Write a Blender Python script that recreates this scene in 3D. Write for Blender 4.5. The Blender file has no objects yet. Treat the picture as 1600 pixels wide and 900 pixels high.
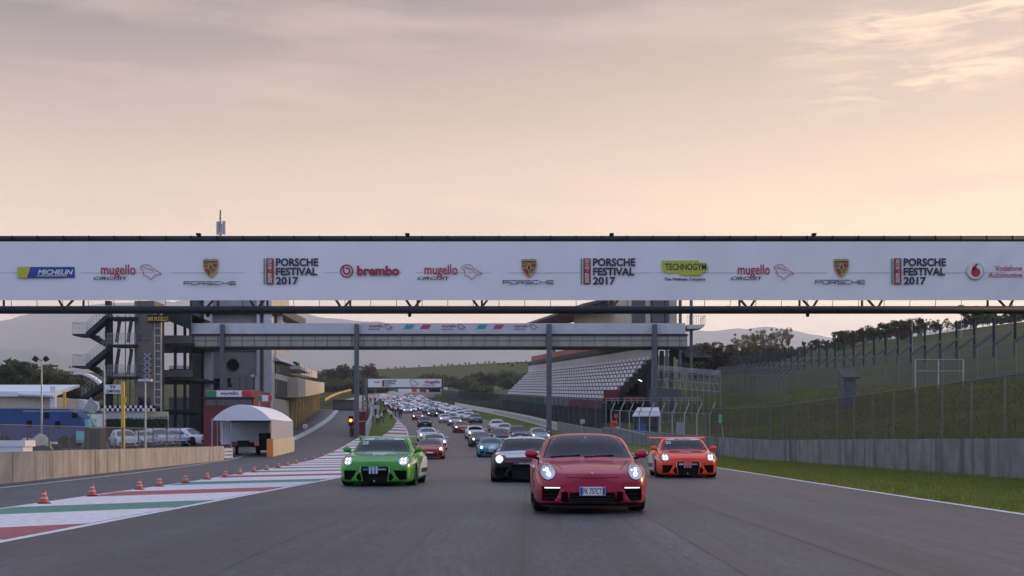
import bpy, bmesh, math, random
import numpy as np
from mathutils import Vector, Matrix, Euler
from mathutils.bvhtree import BVHTree
random.seed(7)
R = math.radians
SC = bpy.context.scene
COL = SC.collection
# ------------------------------------------------------------------ camera
F, CX, HY, CH = 2000.0, 824.0, 690.0, 1.15      # focal length (px of a 1600 px wide frame), vanishing point, camera height
cam_d = bpy.data.cameras.new('camera'); cam = bpy.data.objects.new('camera', cam_d); COL.objects.link(cam)
cam.location = (0, 0, CH); cam.rotation_euler = (R(90), 0, 0)
cam_d.sensor_width = 36.0; cam_d.lens = 36.0 * F / 1600
cam_d.shift_x = (800 - CX) / 1600; cam_d.shift_y = (HY - 450) / 1600
cam_d.clip_start = 0.1; cam_d.clip_end = 24000
SC.camera = cam
SC.render.resolution_x = 1024; SC.render.resolution_y = 576
SC.view_settings.view_transform = 'Standard'; SC.view_settings.look = 'None'
SC.view_settings.exposure = 0.12; SC.view_settings.gamma = 1.0
# ------------------------------------------------------------------ sky and sun
SUN_EL, SUN_AZ = R(11), R(62)                    # azimuth measured from +Y (the view direction) towards +X
W_ = bpy.data.worlds.new('World'); SC.world = W_; W_.use_nodes = True
nt = W_.node_tree; N = nt.nodes; LK = nt.links
for n in list(N): N.remove(n)
def lin(r, g, b):
    f = lambda v: ((v/255)/12.92 if v/255 <= .04045 else (((v/255)+.055)/1.055)**2.4)
    return (f(r), f(g), f(b), 1)
def wn(t, **kw):
    n = N.new(t)
    for k, v in kw.items(): setattr(n, k, v)
    return n
def wmath(op, a, b=None, clamp=False):
    n = wn('ShaderNodeMath', operation=op, use_clamp=clamp)
    for i, v in enumerate((a, b)):
        if v is None: continue
        if isinstance(v, (int, float)): n.inputs[i].default_value = v
        else: LK.new(v, n.inputs[i])
    return n.outputs[0]
def wramp(fac, stops):
    n = wn('ShaderNodeValToRGB'); LK.new(fac, n.inputs[0])
    e = n.color_ramp.elements
    while len(e) < len(stops): e.new(.5)
    for i, (p, c) in enumerate(stops): e[i].position = p; e[i].color = c
    return n.outputs[0]
def wmix(fac, a, b):
    n = wn('ShaderNodeMix', data_type='RGBA')
    if isinstance(fac, (int, float)): n.inputs[0].default_value = fac
    else: LK.new(fac, n.inputs[0])
    for i, v in ((6, a), (7, b)):
        if isinstance(v, tuple): n.inputs[i].default_value = v
        else: LK.new(v, n.inputs[i])
    return n.outputs[2]
tc = wn('ShaderNodeTexCoord'); sx = wn('ShaderNodeSeparateXYZ'); LK.new(tc.outputs['Generated'], sx.inputs[0])
dx, dy, dz = sx.outputs
el = wmath('MULTIPLY', dz, 2.0, True)                 # 0..1 for elevations 0..30 degrees
left = wramp(el, [(0, (1.55,1.36,1.22,1)), (.2, (1.45,1.13,.86,1)), (.33, (1.16,.83,.58,1)), (.48, (.68,.49,.37,1)), (.66, (.135,.12,.15,1)), (1, (.11,.11,.19,1))])
right = wramp(el, [(0, (2.1,1.75,1.4,1)), (.2, (1.95,1.42,.90,1)), (.33, (1.55,1.06,.60,1)), (.48, (1.0,.70,.45,1)), (.68, (.66,.48,.38,1)), (1, (.4,.36,.38,1))])
az = wmath('MULTIPLY_ADD', dx, 1.5, True); N[-1].inputs[2].default_value = .48
veil = wmix(az, left, right)
# streaks of high cloud, wide and thin
mp = wn('ShaderNodeMapping'); mp.inputs['Rotation'].default_value = (0, R(-5), 0); mp.inputs['Scale'].default_value = (2.6, 2.6, 17); LK.new(tc.outputs['Generated'], mp.inputs[0])
ns = wn('ShaderNodeTexNoise'); ns.inputs['Scale'].default_value = 1.6; ns.inputs['Detail'].default_value = 7; ns.inputs['Roughness'].default_value = .55; LK.new(mp.outputs[0], ns.inputs['Vector'])
st = wramp(ns.outputs[0], [(.50, (0,0,0,1)), (.66, (1,1,1,1))])
veil = wmix(wmath('MULTIPLY', st, .38), veil, (.95,.69,.52,1))
# the brighter wisps high on the right
mp2 = wn('ShaderNodeMapping'); mp2.inputs['Rotation'].default_value = (0, R(-11), 0); mp2.inputs['Scale'].default_value = (4.5, 4.5, 30); LK.new(tc.outputs['Generated'], mp2.inputs[0])
n2 = wn('ShaderNodeTexNoise'); n2.inputs['Scale'].default_value = 3.2; n2.inputs['Detail'].default_value = 10; n2.inputs['Roughness'].default_value = .68; n2.inputs['Distortion'].default_value = .5; LK.new(mp2.outputs[0], n2.inputs['Vector'])
w2 = wramp(n2.outputs[0], [(.44, (0,0,0,1)), (.60, (1,1,1,1))])
tilt = wmath('SUBTRACT', dz, wmath('MULTIPLY', dx, .12))
def band(c, wd):
    return wmath('SUBTRACT', 1.0, wmath('MULTIPLY', wmath('ABSOLUTE', wmath('SUBTRACT', tilt, c)), 1/wd), True)
m2 = wmath('MAXIMUM', band(.266, .024), band(.229, .020))
mx = wmath('MULTIPLY', wmath('SUBTRACT', dx, .17), 11, True)
mx = wmath('MULTIPLY', mx, wmath('GREATER_THAN', dy, 0))
veil = wmix(wmath('MULTIPLY', wmath('MULTIPLY', w2, mx), wmath('MULTIPLY', m2, 1.5, True), True), veil, (1.35,.97,.64,1))
# overhead and behind the camera: the cool evening sky that lights everything facing us
cool = wramp(wmath('MULTIPLY_ADD', dz, .5), [(0, (.62,.63,.84,1)), (.6, (.62,.69,.98,1)), (1, (.52,.63,.98,1))])
back = wmath('MULTIPLY_ADD', dy, -1.6, True); N[-1].inputs[2].default_value = .55
up = wmath('MULTIPLY', wmath('SUBTRACT', dz, .40), 3.0, True)
veil = wmix(wmath('MAXIMUM', back, up), veil, cool)
sky = wn('ShaderNodeTexSky', sky_type='NISHITA', sun_disc=False, sun_elevation=SUN_EL, sun_rotation=SUN_AZ)
sky.air_density = 1.0; sky.dust_density = 3.0
sk = wn('ShaderNodeVectorMath', operation='SCALE'); sk.inputs['Scale'].default_value = .08; LK.new(sky.outputs[0], sk.inputs[0])
skyc = wmix(.9, sk.outputs[0], veil)
bg = wn('ShaderNodeBackground'); LK.new(skyc, bg.inputs[0]); bg.inputs[1].default_value = 1.0
wo = wn('ShaderNodeOutputWorld'); LK.new(bg.outputs[0], wo.inputs[0])
sd = bpy.data.lights.new('sun', 'SUN'); sd.energy = 3.6; sd.angle = R(9); sd.color = (1.0, .70, .44)
so = bpy.data.objects.new('sun', sd); COL.objects.link(so)
sv = Vector((math.sin(SUN_AZ)*math.cos(SUN_EL), math.cos(SUN_AZ)*math.cos(SUN_EL), math.sin(SUN_EL)))
so.rotation_euler = sv.to_track_quat('Z', 'Y').to_euler()
so.location = sv * 100
# ------------------------------------------------------------------ materials
def mat(name, col, rough=.6, metal=0, var=.0, scale=3.0, var2=None, bump=0, coat=0, stretch=(1,1,1), emit=None, es=1, spec=.5, detail=5):
    m = bpy.data.materials.new(name); m.use_nodes = True
    t = m.node_tree; b = t.nodes['Principled BSDF']
    b.inputs['Base Color'].default_value = (*col[:3], 1); b.inputs['Roughness'].default_value = rough; b.inputs['Metallic'].default_value = metal
    b.inputs['Coat Weight'].default_value = coat; b.inputs['Coat Roughness'].default_value = .04; b.inputs['Specular IOR Level'].default_value = spec
    if emit: b.inputs['Emission Color'].default_value = (*emit, 1); b.inputs['Emission Strength'].default_value = es
    if var or bump or var2:
        c = t.nodes.new('ShaderNodeTexCoord'); mpn = t.nodes.new('ShaderNodeMapping'); mpn.inputs['Scale'].default_value = stretch
        t.links.new(c.outputs['Object'], mpn.inputs[0])
        n = t.nodes.new('ShaderNodeTexNoise'); n.inputs['Scale'].default_value = scale; n.inputs['Detail'].default_value = detail; n.inputs['Roughness'].default_value = .62
        t.links.new(mpn.outputs[0], n.inputs['Vector'])
        r = t.nodes.new('ShaderNodeValToRGB'); t.links.new(n.outputs[0], r.inputs[0])
        c2 = var2 if var2 else tuple(min(1, x*(1+var)) for x in col[:3])
        c1 = col[:3] if var2 else tuple(x*(1-var) for x in col[:3])
        r.color_ramp.elements[0].position = .33; r.color_ramp.elements[0].color = (*c1, 1)
        r.color_ramp.elements[1].position = .68; r.color_ramp.elements[1].color = (*c2, 1)
        t.links.new(r.outputs[0], b.inputs['Base Color'])
        if bump:
            bn = t.nodes.new('ShaderNodeBump'); bn.inputs['Strength'].default_value = min(1, bump); bn.inputs['Distance'].default_value = .02
            t.links.new(n.outputs[0], bn.inputs['Height']); t.links.new(bn.outputs[0], b.inputs['Normal'])
    return m
M = {}
def paint(name, col, metal=0.0, rough=.32):
    return mat(name, col, rough, metal, coat=.55, spec=.35)
def mesh_mat(name, col, cell, wire):
    """woven wire: strands with open cells between them"""
    m = bpy.data.materials.new(name); m.use_nodes = True; t = m.node_tree
    for n in list(t.nodes): t.nodes.remove(n)
    o = t.nodes.new('ShaderNodeOutputMaterial'); mix = t.nodes.new('ShaderNodeMixShader')
    tr = t.nodes.new('ShaderNodeBsdfTransparent'); d = t.nodes.new('ShaderNodeBsdfDiffuse'); d.inputs[0].default_value = (*col, 1)
    uv = t.nodes.new('ShaderNodeUVMap'); sp = t.nodes.new('ShaderNodeSeparateXYZ'); t.links.new(uv.outputs[0], sp.inputs[0])
    def mm(op, a, b):
        n = t.nodes.new('ShaderNodeMath'); n.operation = op
        for i, v in enumerate((a, b)):
            if isinstance(v, (int, float)): n.inputs[i].default_value = v
            else: t.links.new(v, n.inputs[i])
        return n.outputs[0]
    u = mm('ADD', sp.outputs[0], sp.outputs[1]); v = mm('SUBTRACT', sp.outputs[0], sp.outputs[1])
    fu = mm('LESS_THAN', mm('FRACT', mm('DIVIDE', u, cell), 0), wire); fv = mm('LESS_THAN', mm('FRACT', mm('DIVIDE', v, cell), 0), wire)
    t.links.new(mm('MAXIMUM', fu, fv), mix.inputs[0]); t.links.new(tr.outputs[0], mix.inputs[1]); t.links.new(d.outputs[0], mix.inputs[2]); t.links.new(mix.outputs[0], o.inputs[0])
    return m
def glass_mat(name, tint, refl=.0):
    m = bpy.data.materials.new(name); m.use_nodes = True; t = m.node_tree
    for n in list(t.nodes): t.nodes.remove(n)
    o = t.nodes.new('ShaderNodeOutputMaterial'); mix = t.nodes.new('ShaderNodeMixShader')
    tr = t.nodes.new('ShaderNodeBsdfTransparent'); tr.inputs[0].default_value = (*tint, 1)
    g = t.nodes.new('ShaderNodeBsdfGlossy'); g.inputs['Roughness'].default_value = .02; g.inputs[0].default_value = (.95,.97,1,1)
    fr = t.nodes.new('ShaderNodeFresnel'); fr.inputs[0].default_value = 1.5
    ad = t.nodes.new('ShaderNodeMath'); ad.operation = 'ADD'; ad.inputs[1].default_value = refl; t.links.new(fr.outputs[0], ad.inputs[0])
    t.links.new(ad.outputs[0], mix.inputs[0]); t.links.new(tr.outputs[0], mix.inputs[1]); t.links.new(g.outputs[0], mix.inputs[2]); t.links.new(mix.outputs[0], o.inputs[0])
    return m
def streak_concrete(name, a, b, dark):
    """cast concrete with rain streaks running down it and stains of its own"""
    m = mat(name, a, .85, var2=b, scale=1.1, bump=.3); t = m.node_tree; bs = t.nodes['Principled BSDF']
    c = t.nodes.new('ShaderNodeTexCoord'); mp = t.nodes.new('ShaderNodeMapping'); mp.inputs['Scale'].default_value = (.9, .9, .07); t.links.new(c.outputs['Object'], mp.inputs[0])
    n = t.nodes.new('ShaderNodeTexNoise'); n.inputs['Scale'].default_value = 1.5; n.inputs['Detail'].default_value = 4; n.inputs['Roughness'].default_value = .6; t.links.new(mp.outputs[0], n.inputs['Vector'])
    r = t.nodes.new('ShaderNodeValToRGB'); r.color_ramp.elements[0].position = .50; r.color_ramp.elements[1].position = .74; t.links.new(n.outputs[0], r.inputs[0])
    mx = t.nodes.new('ShaderNodeMix'); mx.data_type = 'RGBA'; t.links.new(r.outputs[0], mx.inputs[0])
    src = bs.inputs['Base Color'].links[0].from_socket
    t.links.new(src, mx.inputs[6]); mx.inputs[7].default_value = (*dark, 1); t.links.new(mx.outputs[2], bs.inputs['Base Color'])
    return m
M['white'] = mat('white_paint', (.72,.72,.74), .5)
M['paint_line'] = mat('road_paint_white', (.62,.62,.66), .6, var=.22, scale=6)
M['paint_red'] = mat('road_paint_red', (.30,.06,.075), .6, var=.3, scale=5)
M['paint_green'] = mat('road_paint_green', (.05,.20,.155), .6, var=.3, scale=5)
M['black'] = mat('black_plastic', (.008,.008,.009), .6, spec=.2)
M['dark'] = mat('dark_steel', (.022,.025,.029), .5, .0, var=.2, scale=2, spec=.3)
M['steel'] = mat('galvanised_steel', (.32,.34,.36), .5, .6, var=.15, scale=4)
M['greysteel'] = mat('grey_painted_steel', (.085,.093,.105), .5, var=.12, scale=2)
M['concrete'] = mat('grey_concrete', (.27,.265,.265), .85, var=.14, scale=.8, bump=.2)
M['concrete_d'] = mat('dark_concrete', (.11,.108,.11), .85, var=.2, scale=.9)
M['concrete_w'] = mat('pale_concrete', (.52,.52,.54), .8, var=.1, scale=.8)
M['cream'] = mat('cream_render', (.52,.45,.34), .8, var=.1, scale=.6)
M['yellow'] = mat('yellow_paint', (.62,.40,.05), .5, var=.12, scale=2)
M['red'] = mat('red_panel', (.14,.012,.018), .5, var=.15, scale=1.5)
M['redbright'] = mat('bright_red', (.55,.03,.03), .5)
M['green'] = mat('flag_green', (.02,.22,.09), .6)
M['navy'] = mat('navy_paint', (.015,.055,.20), .45, var=.2, scale=.8)
M['bluebox'] = mat('mid_blue_paint', (.03,.12,.38), .4)
M['teal'] = mat('teal_paint', (.08,.42,.38), .5)
M['orange'] = mat('orange_paint', (.50,.06,.02), .5)
M['dglass'] = mat('dark_window_glass', (.012,.014,.018), .06, spec=.8)
M['polycarb'] = mat('ribbed_polycarbonate', (.34,.30,.26), .35, var=.12, scale=1.4, stretch=(1,1,.3))
M['canvas'] = mat('white_canvas', (.72,.73,.76), .7, var=.06, scale=1)
M['tyre'] = mat('tyre_rubber', (.012,.012,.013), .75)
M['rim'] = mat('alloy_rim', (.25,.25,.27), .3, .8)
M['rimblack'] = mat('black_rim', (.02,.02,.022), .3, .4)
M['skin'] = mat('skin', (.45,.27,.2), .6)
M['cloth_dark'] = mat('dark_cloth', (.018,.018,.025), .9)
M['cloth_white'] = mat('white_cloth', (.7,.7,.72), .9)
M['cloth_red'] = mat('red_cloth', (.4,.03,.03), .9)
M['cloth_blue'] = mat('blue_cloth', (.05,.08,.2), .9)
M['bark'] = mat('bark', (.07,.055,.045), .9, var=.3, scale=4)
M['lamp'] = mat('headlamp_light', (.9,.92,1), .3, emit=(.95,.97,1), es=3.2)
M['lampwarm'] = mat('running_light', (.9,.88,.8), .3, emit=(1,.92,.74), es=1.2)
M['amber'] = mat('amber_lamp', (1,.3,.03), .3, emit=(1,.2,.02), es=6)
M['chrome'] = mat('lamp_reflector', (.62,.66,.74), .16, .9)
M['mesh_grey'] = mesh_mat('grey_wire_mesh', (.16,.17,.19), .06, .15)
M['mesh_dense'] = mesh_mat('dense_grey_mesh', (.055,.06,.075), .05, .46)
M['mesh_brown'] = mesh_mat('rusty_wire_mesh', (.035,.028,.024), .06, .13)
M['mesh_fine'] = mesh_mat('fine_wire_mesh', (.20,.22,.235), .06, .08)
# ------------------------------------------------------------------ mesh building
def leafy(m, f=.45):
    t = m.node_tree; b = t.nodes['Principled BSDF']; o = t.nodes['Material Output']; tr = t.nodes.new('ShaderNodeBsdfTranslucent'); mx = t.nodes.new('ShaderNodeMixShader'); mx.inputs[0].default_value = f
    src = b.inputs['Base Color'].links
    if src: t.links.new(src[0].from_socket, tr.inputs[0])
    else: tr.inputs[0].default_value = b.inputs['Base Color'].default_value
    t.links.new(b.outputs[0], mx.inputs[1]); t.links.new(tr.outputs[0], mx.inputs[2]); t.links.new(mx.outputs[0], o.inputs['Surface'])
    return m
class MB:
    def __init__(s): s.v, s.f, s.m, s.uv = [], [], [], {}
    def add(s, vs, fs, mi=0):
        o = len(s.v); s.v += [tuple(v) for v in vs]
        for f in fs: s.f.append(tuple(o+i for i in f)); s.m.append(mi)
    def box(s, a, b, mi=0):
        (x0,y0,z0),(x1,y1,z1) = a, b
        s.add([(x0,y0,z0),(x1,y0,z0),(x1,y1,z0),(x0,y1,z0),(x0,y0,z1),(x1,y0,z1),(x1,y1,z1),(x0,y1,z1)],
              [(0,3,2,1),(4,5,6,7),(0,1,5,4),(1,2,6,5),(2,3,7,6),(3,0,4,7)], mi)
    def tube(s, a, b, r, n=8, mi=0, r2=None):
        a, b = Vector(a), Vector(b); d = (b-a).normalized(); r2 = r if r2 is None else r2
        u = d.orthogonal().normalized(); w = d.cross(u)
        vs = [a+(u*math.cos(t)+w*math.sin(t))*r for t in (2*math.pi*i/n for i in range(n))] + [b+(u*math.cos(t)+w*math.sin(t))*r2 for t in (2*math.pi*i/n for i in range(n))]
        s.add(vs, [(i,(i+1)%n,n+(i+1)%n,n+i) for i in range(n)] + [tuple(range(n-1,-1,-1)), tuple(range(n,2*n))], mi)
    def bar(s, a, b, w, h=None, mi=0):
        """square bar from a to b: w across (horizontal), h the other way"""
        a, b = Vector(a), Vector(b); h = w if h is None else h; d = (b-a).normalized()
        u = d.cross(Vector((0,0,1))); u = Vector((1,0,0)) if u.length < 1e-3 else u.normalized(); k = u.cross(d)
        vs = [p + u*(i*w/2) + k*(j*h/2) for p in (a,b) for i,j in ((-1,-1),(1,-1),(1,1),(-1,1))]
        s.add(vs, [(0,1,2,3),(7,6,5,4),(0,4,5,1),(1,5,6,2),(2,6,7,3),(3,7,4,0)], mi)
    def prism(s, pts, y0, y1, mi=0):
        """polygon in x,z drawn out along y"""
        n = len(pts); vs = [(x,y0,z) for x,z in pts] + [(x,y1,z) for x,z in pts]
        s.add(vs, [tuple(range(n)), tuple(range(2*n-1,n-1,-1))] + [(i,n+i,n+(i+1)%n,(i+1)%n) for i in range(n)], mi)
    def quad(s, a, b, c, d, mi=0, uv=None):
        s.add([a,b,c,d], [(0,1,2,3)], mi)
        if uv: s.uv[len(s.f)-1] = uv
    def lathe(s, prof, n=16, mi=0, c=(0,0,0), axis='z'):
        k = len(prof); vs = []
        for i in range(n):
            t = 2*math.pi*i/n
            for r, h in prof:
                p = (r*math.cos(t), r*math.sin(t), h) if axis == 'z' else (h, r*math.cos(t), r*math.sin(t))
                vs.append((p[0]+c[0], p[1]+c[1], p[2]+c[2]))
        fs = [(i*k+j, ((i+1)%n)*k+j, ((i+1)%n)*k+j+1, i*k+j+1) for i in range(n) for j in range(k-1)]
        s.add(vs, fs, mi)
    def build(s, name, mats, parent=None, smooth=False, loc=None):
        me = bpy.data.meshes.new(name); me.from_pydata(s.v, [], s.f)
        for m in (mats if isinstance(mats, (list, tuple)) else [mats]): me.materials.append(M[m] if isinstance(m, str) else m)
        for p, mi in zip(me.polygons, s.m): p.material_index = mi; p.use_smooth = smooth
        if s.uv:
            ul = me.uv_layers.new(name='UVMap')
            for fi, uv in s.uv.items():
                for li, c in zip(me.polygons[fi].loop_indices, uv): ul.data[li].uv = c
        else:
            bm = bmesh.new(); bm.from_mesh(me); bmesh.ops.recalc_face_normals(bm, faces=bm.faces); bm.to_mesh(me); bm.free()
        o = bpy.data.objects.new(name, me); COL.objects.link(o)
        if parent: o.parent = parent
        if loc is not None: o.location = loc
        return o
def tag(o, label=None, cat=None, group=None, kind=None):
    for k, v in (('label',label),('category',cat),('group',group),('kind',kind)):
        if v: o[k] = v
    return o
def thing(name, label, cat, loc=(0,0,0), rz=0, group=None):
    o = bpy.data.objects.new(name, None); COL.objects.link(o); o.location = loc; o.rotation_euler = (0,0,rz); o.empty_display_size = .2
    return tag(o, label, cat, group)
def struct(o): o['kind'] = 'structure'; return o
def dup(o, parent=None):
    c = o.copy(); COL.objects.link(c); c.parent = parent
    for ch in list(o.children): dup(ch, c)
    return c
def bake(o):
    dg = bpy.context.evaluated_depsgraph_get(); dg.update()
    me = bpy.data.meshes.new_from_object(o.evaluated_get(dg), preserve_all_data_layers=False, depsgraph=dg)
    o.modifiers.clear(); o.data = me; return o
def text_obj(s, x0, x1, z0, z1, y, m, parent, name='lettering', bold=0.0, shear=0.0, rot90=False):
    """lettering fitted to a box in the plane y = const, facing -Y; coordinates in the parent's frame"""
    cu = bpy.data.curves.new('t', 'FONT'); cu.body = s; cu.offset = bold; cu.shear = shear; cu.resolution_u = 3
    to = bpy.data.objects.new('t', cu); COL.objects.link(to)
    dg = bpy.context.evaluated_depsgraph_get(); dg.update()
    me = bpy.data.meshes.new_from_object(to.evaluated_get(dg), depsgraph=dg)
    bpy.data.objects.remove(to); bpy.data.curves.remove(cu)
    P_ = [(v.co.x, v.co.y) for v in me.vertices]
    if rot90: P_ = [(-b, a) for a, b in P_]
    ax, bx_ = min(p[0] for p in P_), max(p[0] for p in P_); az_, bz_ = min(p[1] for p in P_), max(p[1] for p in P_)
    for v, (a, b) in zip(me.vertices, P_):
        v.co = (x0+(a-ax)/(bx_-ax)*(x1-x0), y, z0+(b-az_)/(bz_-az_)*(z1-z0))
    me.materials.clear(); me.materials.append(M[m] if isinstance(m, str) else m); me.name = name
    o = bpy.data.objects.new(name, me); COL.objects.link(o); o.parent = parent
    return o
# ------------------------------------------------------------------ the lie of the land
def zr(Y):
    s = max(0.0, min(Y, 1150.0) - 75.0)
    return .04*s*s/(s+25.0) + 1.2e-5*s*s
YS = list(np.arange(-30, 200, 2.0)) + list(np.arange(200, 420, 5.0)) + list(np.arange(420, 1500, 12.0))
ZS = [zr(y) for y in YS]
def zl(Y): return float(np.interp(Y, YS, ZS))
def tab(*p):
    a = [q[0] for q in p]; b = [q[1] for q in p]
    # smooth table: cubic through the points (Catmull-Rom style slopes)
    sl = np.gradient(b, a)
    def f(y):
        if y <= a[0]: return b[0]
        if y >= a[-1]: return b[-1] + sl[-1]*(y-a[-1])
        i = int(np.searchsorted(a, y)) - 1; i = max(0, min(i, len(a)-2)); h = a[i+1]-a[i]; t = (y-a[i])/h
        return ((2*t**3-3*t**2+1)*b[i] + (t**3-2*t**2+t)*h*sl[i] + (-2*t**3+3*t**2)*b[i+1] + (t**3-t**2)*h*sl[i+1])
    return f
Lx = tab((-30,-5.95),(30,-5.95),(45,-5.95),(60,-6.3),(84,-7.5),(105,-9.4),(128,-11.8),(166,-15.8),(193,-19.2),(290,-31.6),(345,-39),(430,-50),(520,-60))
Rx = tab((-30,7.8),(30,7.8),(60,8.3),(78,8.4),(92,7.6),(110,5.6),(128,3.0),(166,-2),(193,-5.4),(290,-16.0),(345,-24.0),(430,-34),(520,-42))
Wx = tab((-30,14.5),(60,14.7),(78,14.2),(92,12.6),(110,9.6),(125,6.9),(155,3.6),(193,0.2),(345,-19.5),(430,-30),(520,-37),(620,-30),(800,10),(1000,60),(1500,100))
Ox = tab((-30,-8.7),(21,-8.86),(27,-9.15),(35,-9.45),(45,-10.1),(60,-11.3),(72,-12.5),(90,-14.0),(105,-15.1),(120,-16.3),(135,-17.4))
PWx = tab((130,-16.4),(200,-24.4),(300,-37),(420,-53),(460,-58))
BK = ([0,15,20,30,36,47,60,100,135,200,400], [1.0,1.0,2.2,4.7,5.3,8.0,10.6,18.5,22,24,26])
def gau(x, y, cx, cy, sx_, sy_): return math.exp(-((x-cx)/sx_)**2/2 - ((y-cy)/sy_)**2/2)
def H(X, Y):
    z = zl(Y)
    if Y > 300:
        z += 8*gau(0, Y, 0, 1080, 1, 150) + 11*gau(X, Y, 40, 980, 110, 170) + 14*gau(X, Y, -235, 480, 75, 130)
    if X > Wx(Y):
        z += float(np.interp(X, *BK)) * (1.0 if Y < 500 else max(.3, 1-(Y-500)/700))
    return z
def G(px, py, lo=6.0):
    """where the ray through a photo pixel meets the ground"""
    Y = lo
    while Y < 1400:
        if CH-(py-HY)*Y/F <= H((px-CX)*Y/F, Y):
            a, b = Y-1, Y
            for _ in range(18):
                c = (a+b)/2
                if CH-(py-HY)*c/F <= H((px-CX)*c/F, c): b = c
                else: a = c
            return Vector(((px-CX)*b/F, b, H((px-CX)*b/F, b)))
        Y += 1
    return Vector(((px-CX)*1400/F, 1400, CH-(py-HY)*1400/F))
def P(px, py, Y): return Vector(((px-CX)*Y/F, Y, CH-(py-HY)*Y/F))
def pbox(mb, x0, x1, y0, y1, Y, dep, mi=0):
    a = P(x0, y1, Y); b = P(x1, y0, Y); mb.box((a.x, Y, a.z), (b.x, Y+dep, b.z), mi)
# ================================================================== ground, track, paint
def ground_mat(name, cols, scale, bumpd=.05):
    m = bpy.data.materials.new(name); m.use_nodes = True; t = m.node_tree; b = t.nodes['Principled BSDF']; b.inputs['Roughness'].default_value = .95; b.inputs['Specular IOR Level'].default_value = .15
    c = t.nodes.new('ShaderNodeTexCoord')
    def noise(s, d, r=.6):
        n = t.nodes.new('ShaderNodeTexNoise'); n.inputs['Scale'].default_value = s; n.inputs['Detail'].default_value = d; n.inputs['Roughness'].default_value = r; t.links.new(c.outputs['Object'], n.inputs['Vector']); return n.outputs[0]
    r = t.nodes.new('ShaderNodeValToRGB'); e = r.color_ramp.elements
    while len(e) < len(cols): e.new(.5)
    for i, k in enumerate(cols): e[i].position = .3+.42*i/(len(cols)-1); e[i].color = (*k, 1)
    t.links.new(noise(scale, 8), r.inputs[0])
    f = t.nodes.new('ShaderNodeMix'); f.data_type = 'RGBA'; f.blend_type = 'MULTIPLY'; f.inputs[0].default_value = .7; t.links.new(r.outputs[0], f.inputs[6])
    r2 = t.nodes.new('ShaderNodeValToRGB'); r2.color_ramp.elements[0].position = .35; r2.color_ramp.elements[0].color = (.45,.45,.42,1); r2.color_ramp.elements[1].position = .65; r2.color_ramp.elements[1].color = (1.35,1.3,1.2,1)
    fine = noise(3.5, 6, .75); t.links.new(fine, r2.inputs[0]); t.links.new(r2.outputs[0], f.inputs[7]); t.links.new(f.outputs[2], b.inputs['Base Color'])
    bn = t.nodes.new('ShaderNodeBump'); bn.inputs['Strength'].default_value = .9; bn.inputs['Distance'].default_value = bumpd; t.links.new(fine, bn.inputs['Height']); t.links.new(bn.outputs[0], b.inputs['Normal'])
    return m
M['grass'] = ground_mat('rough_grass', [(.080,.060,.034),(.052,.062,.020),(.070,.088,.024),(.105,.100,.040)], .09)
M['verge'] = ground_mat('mown_grass', [(.11,.115,.03),(.13,.175,.03),(.19,.20,.045)], .35, .03)
M['gravel'] = ground_mat('gravel', [(.36,.30,.28),(.46,.40,.37)], .2, .02)
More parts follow.
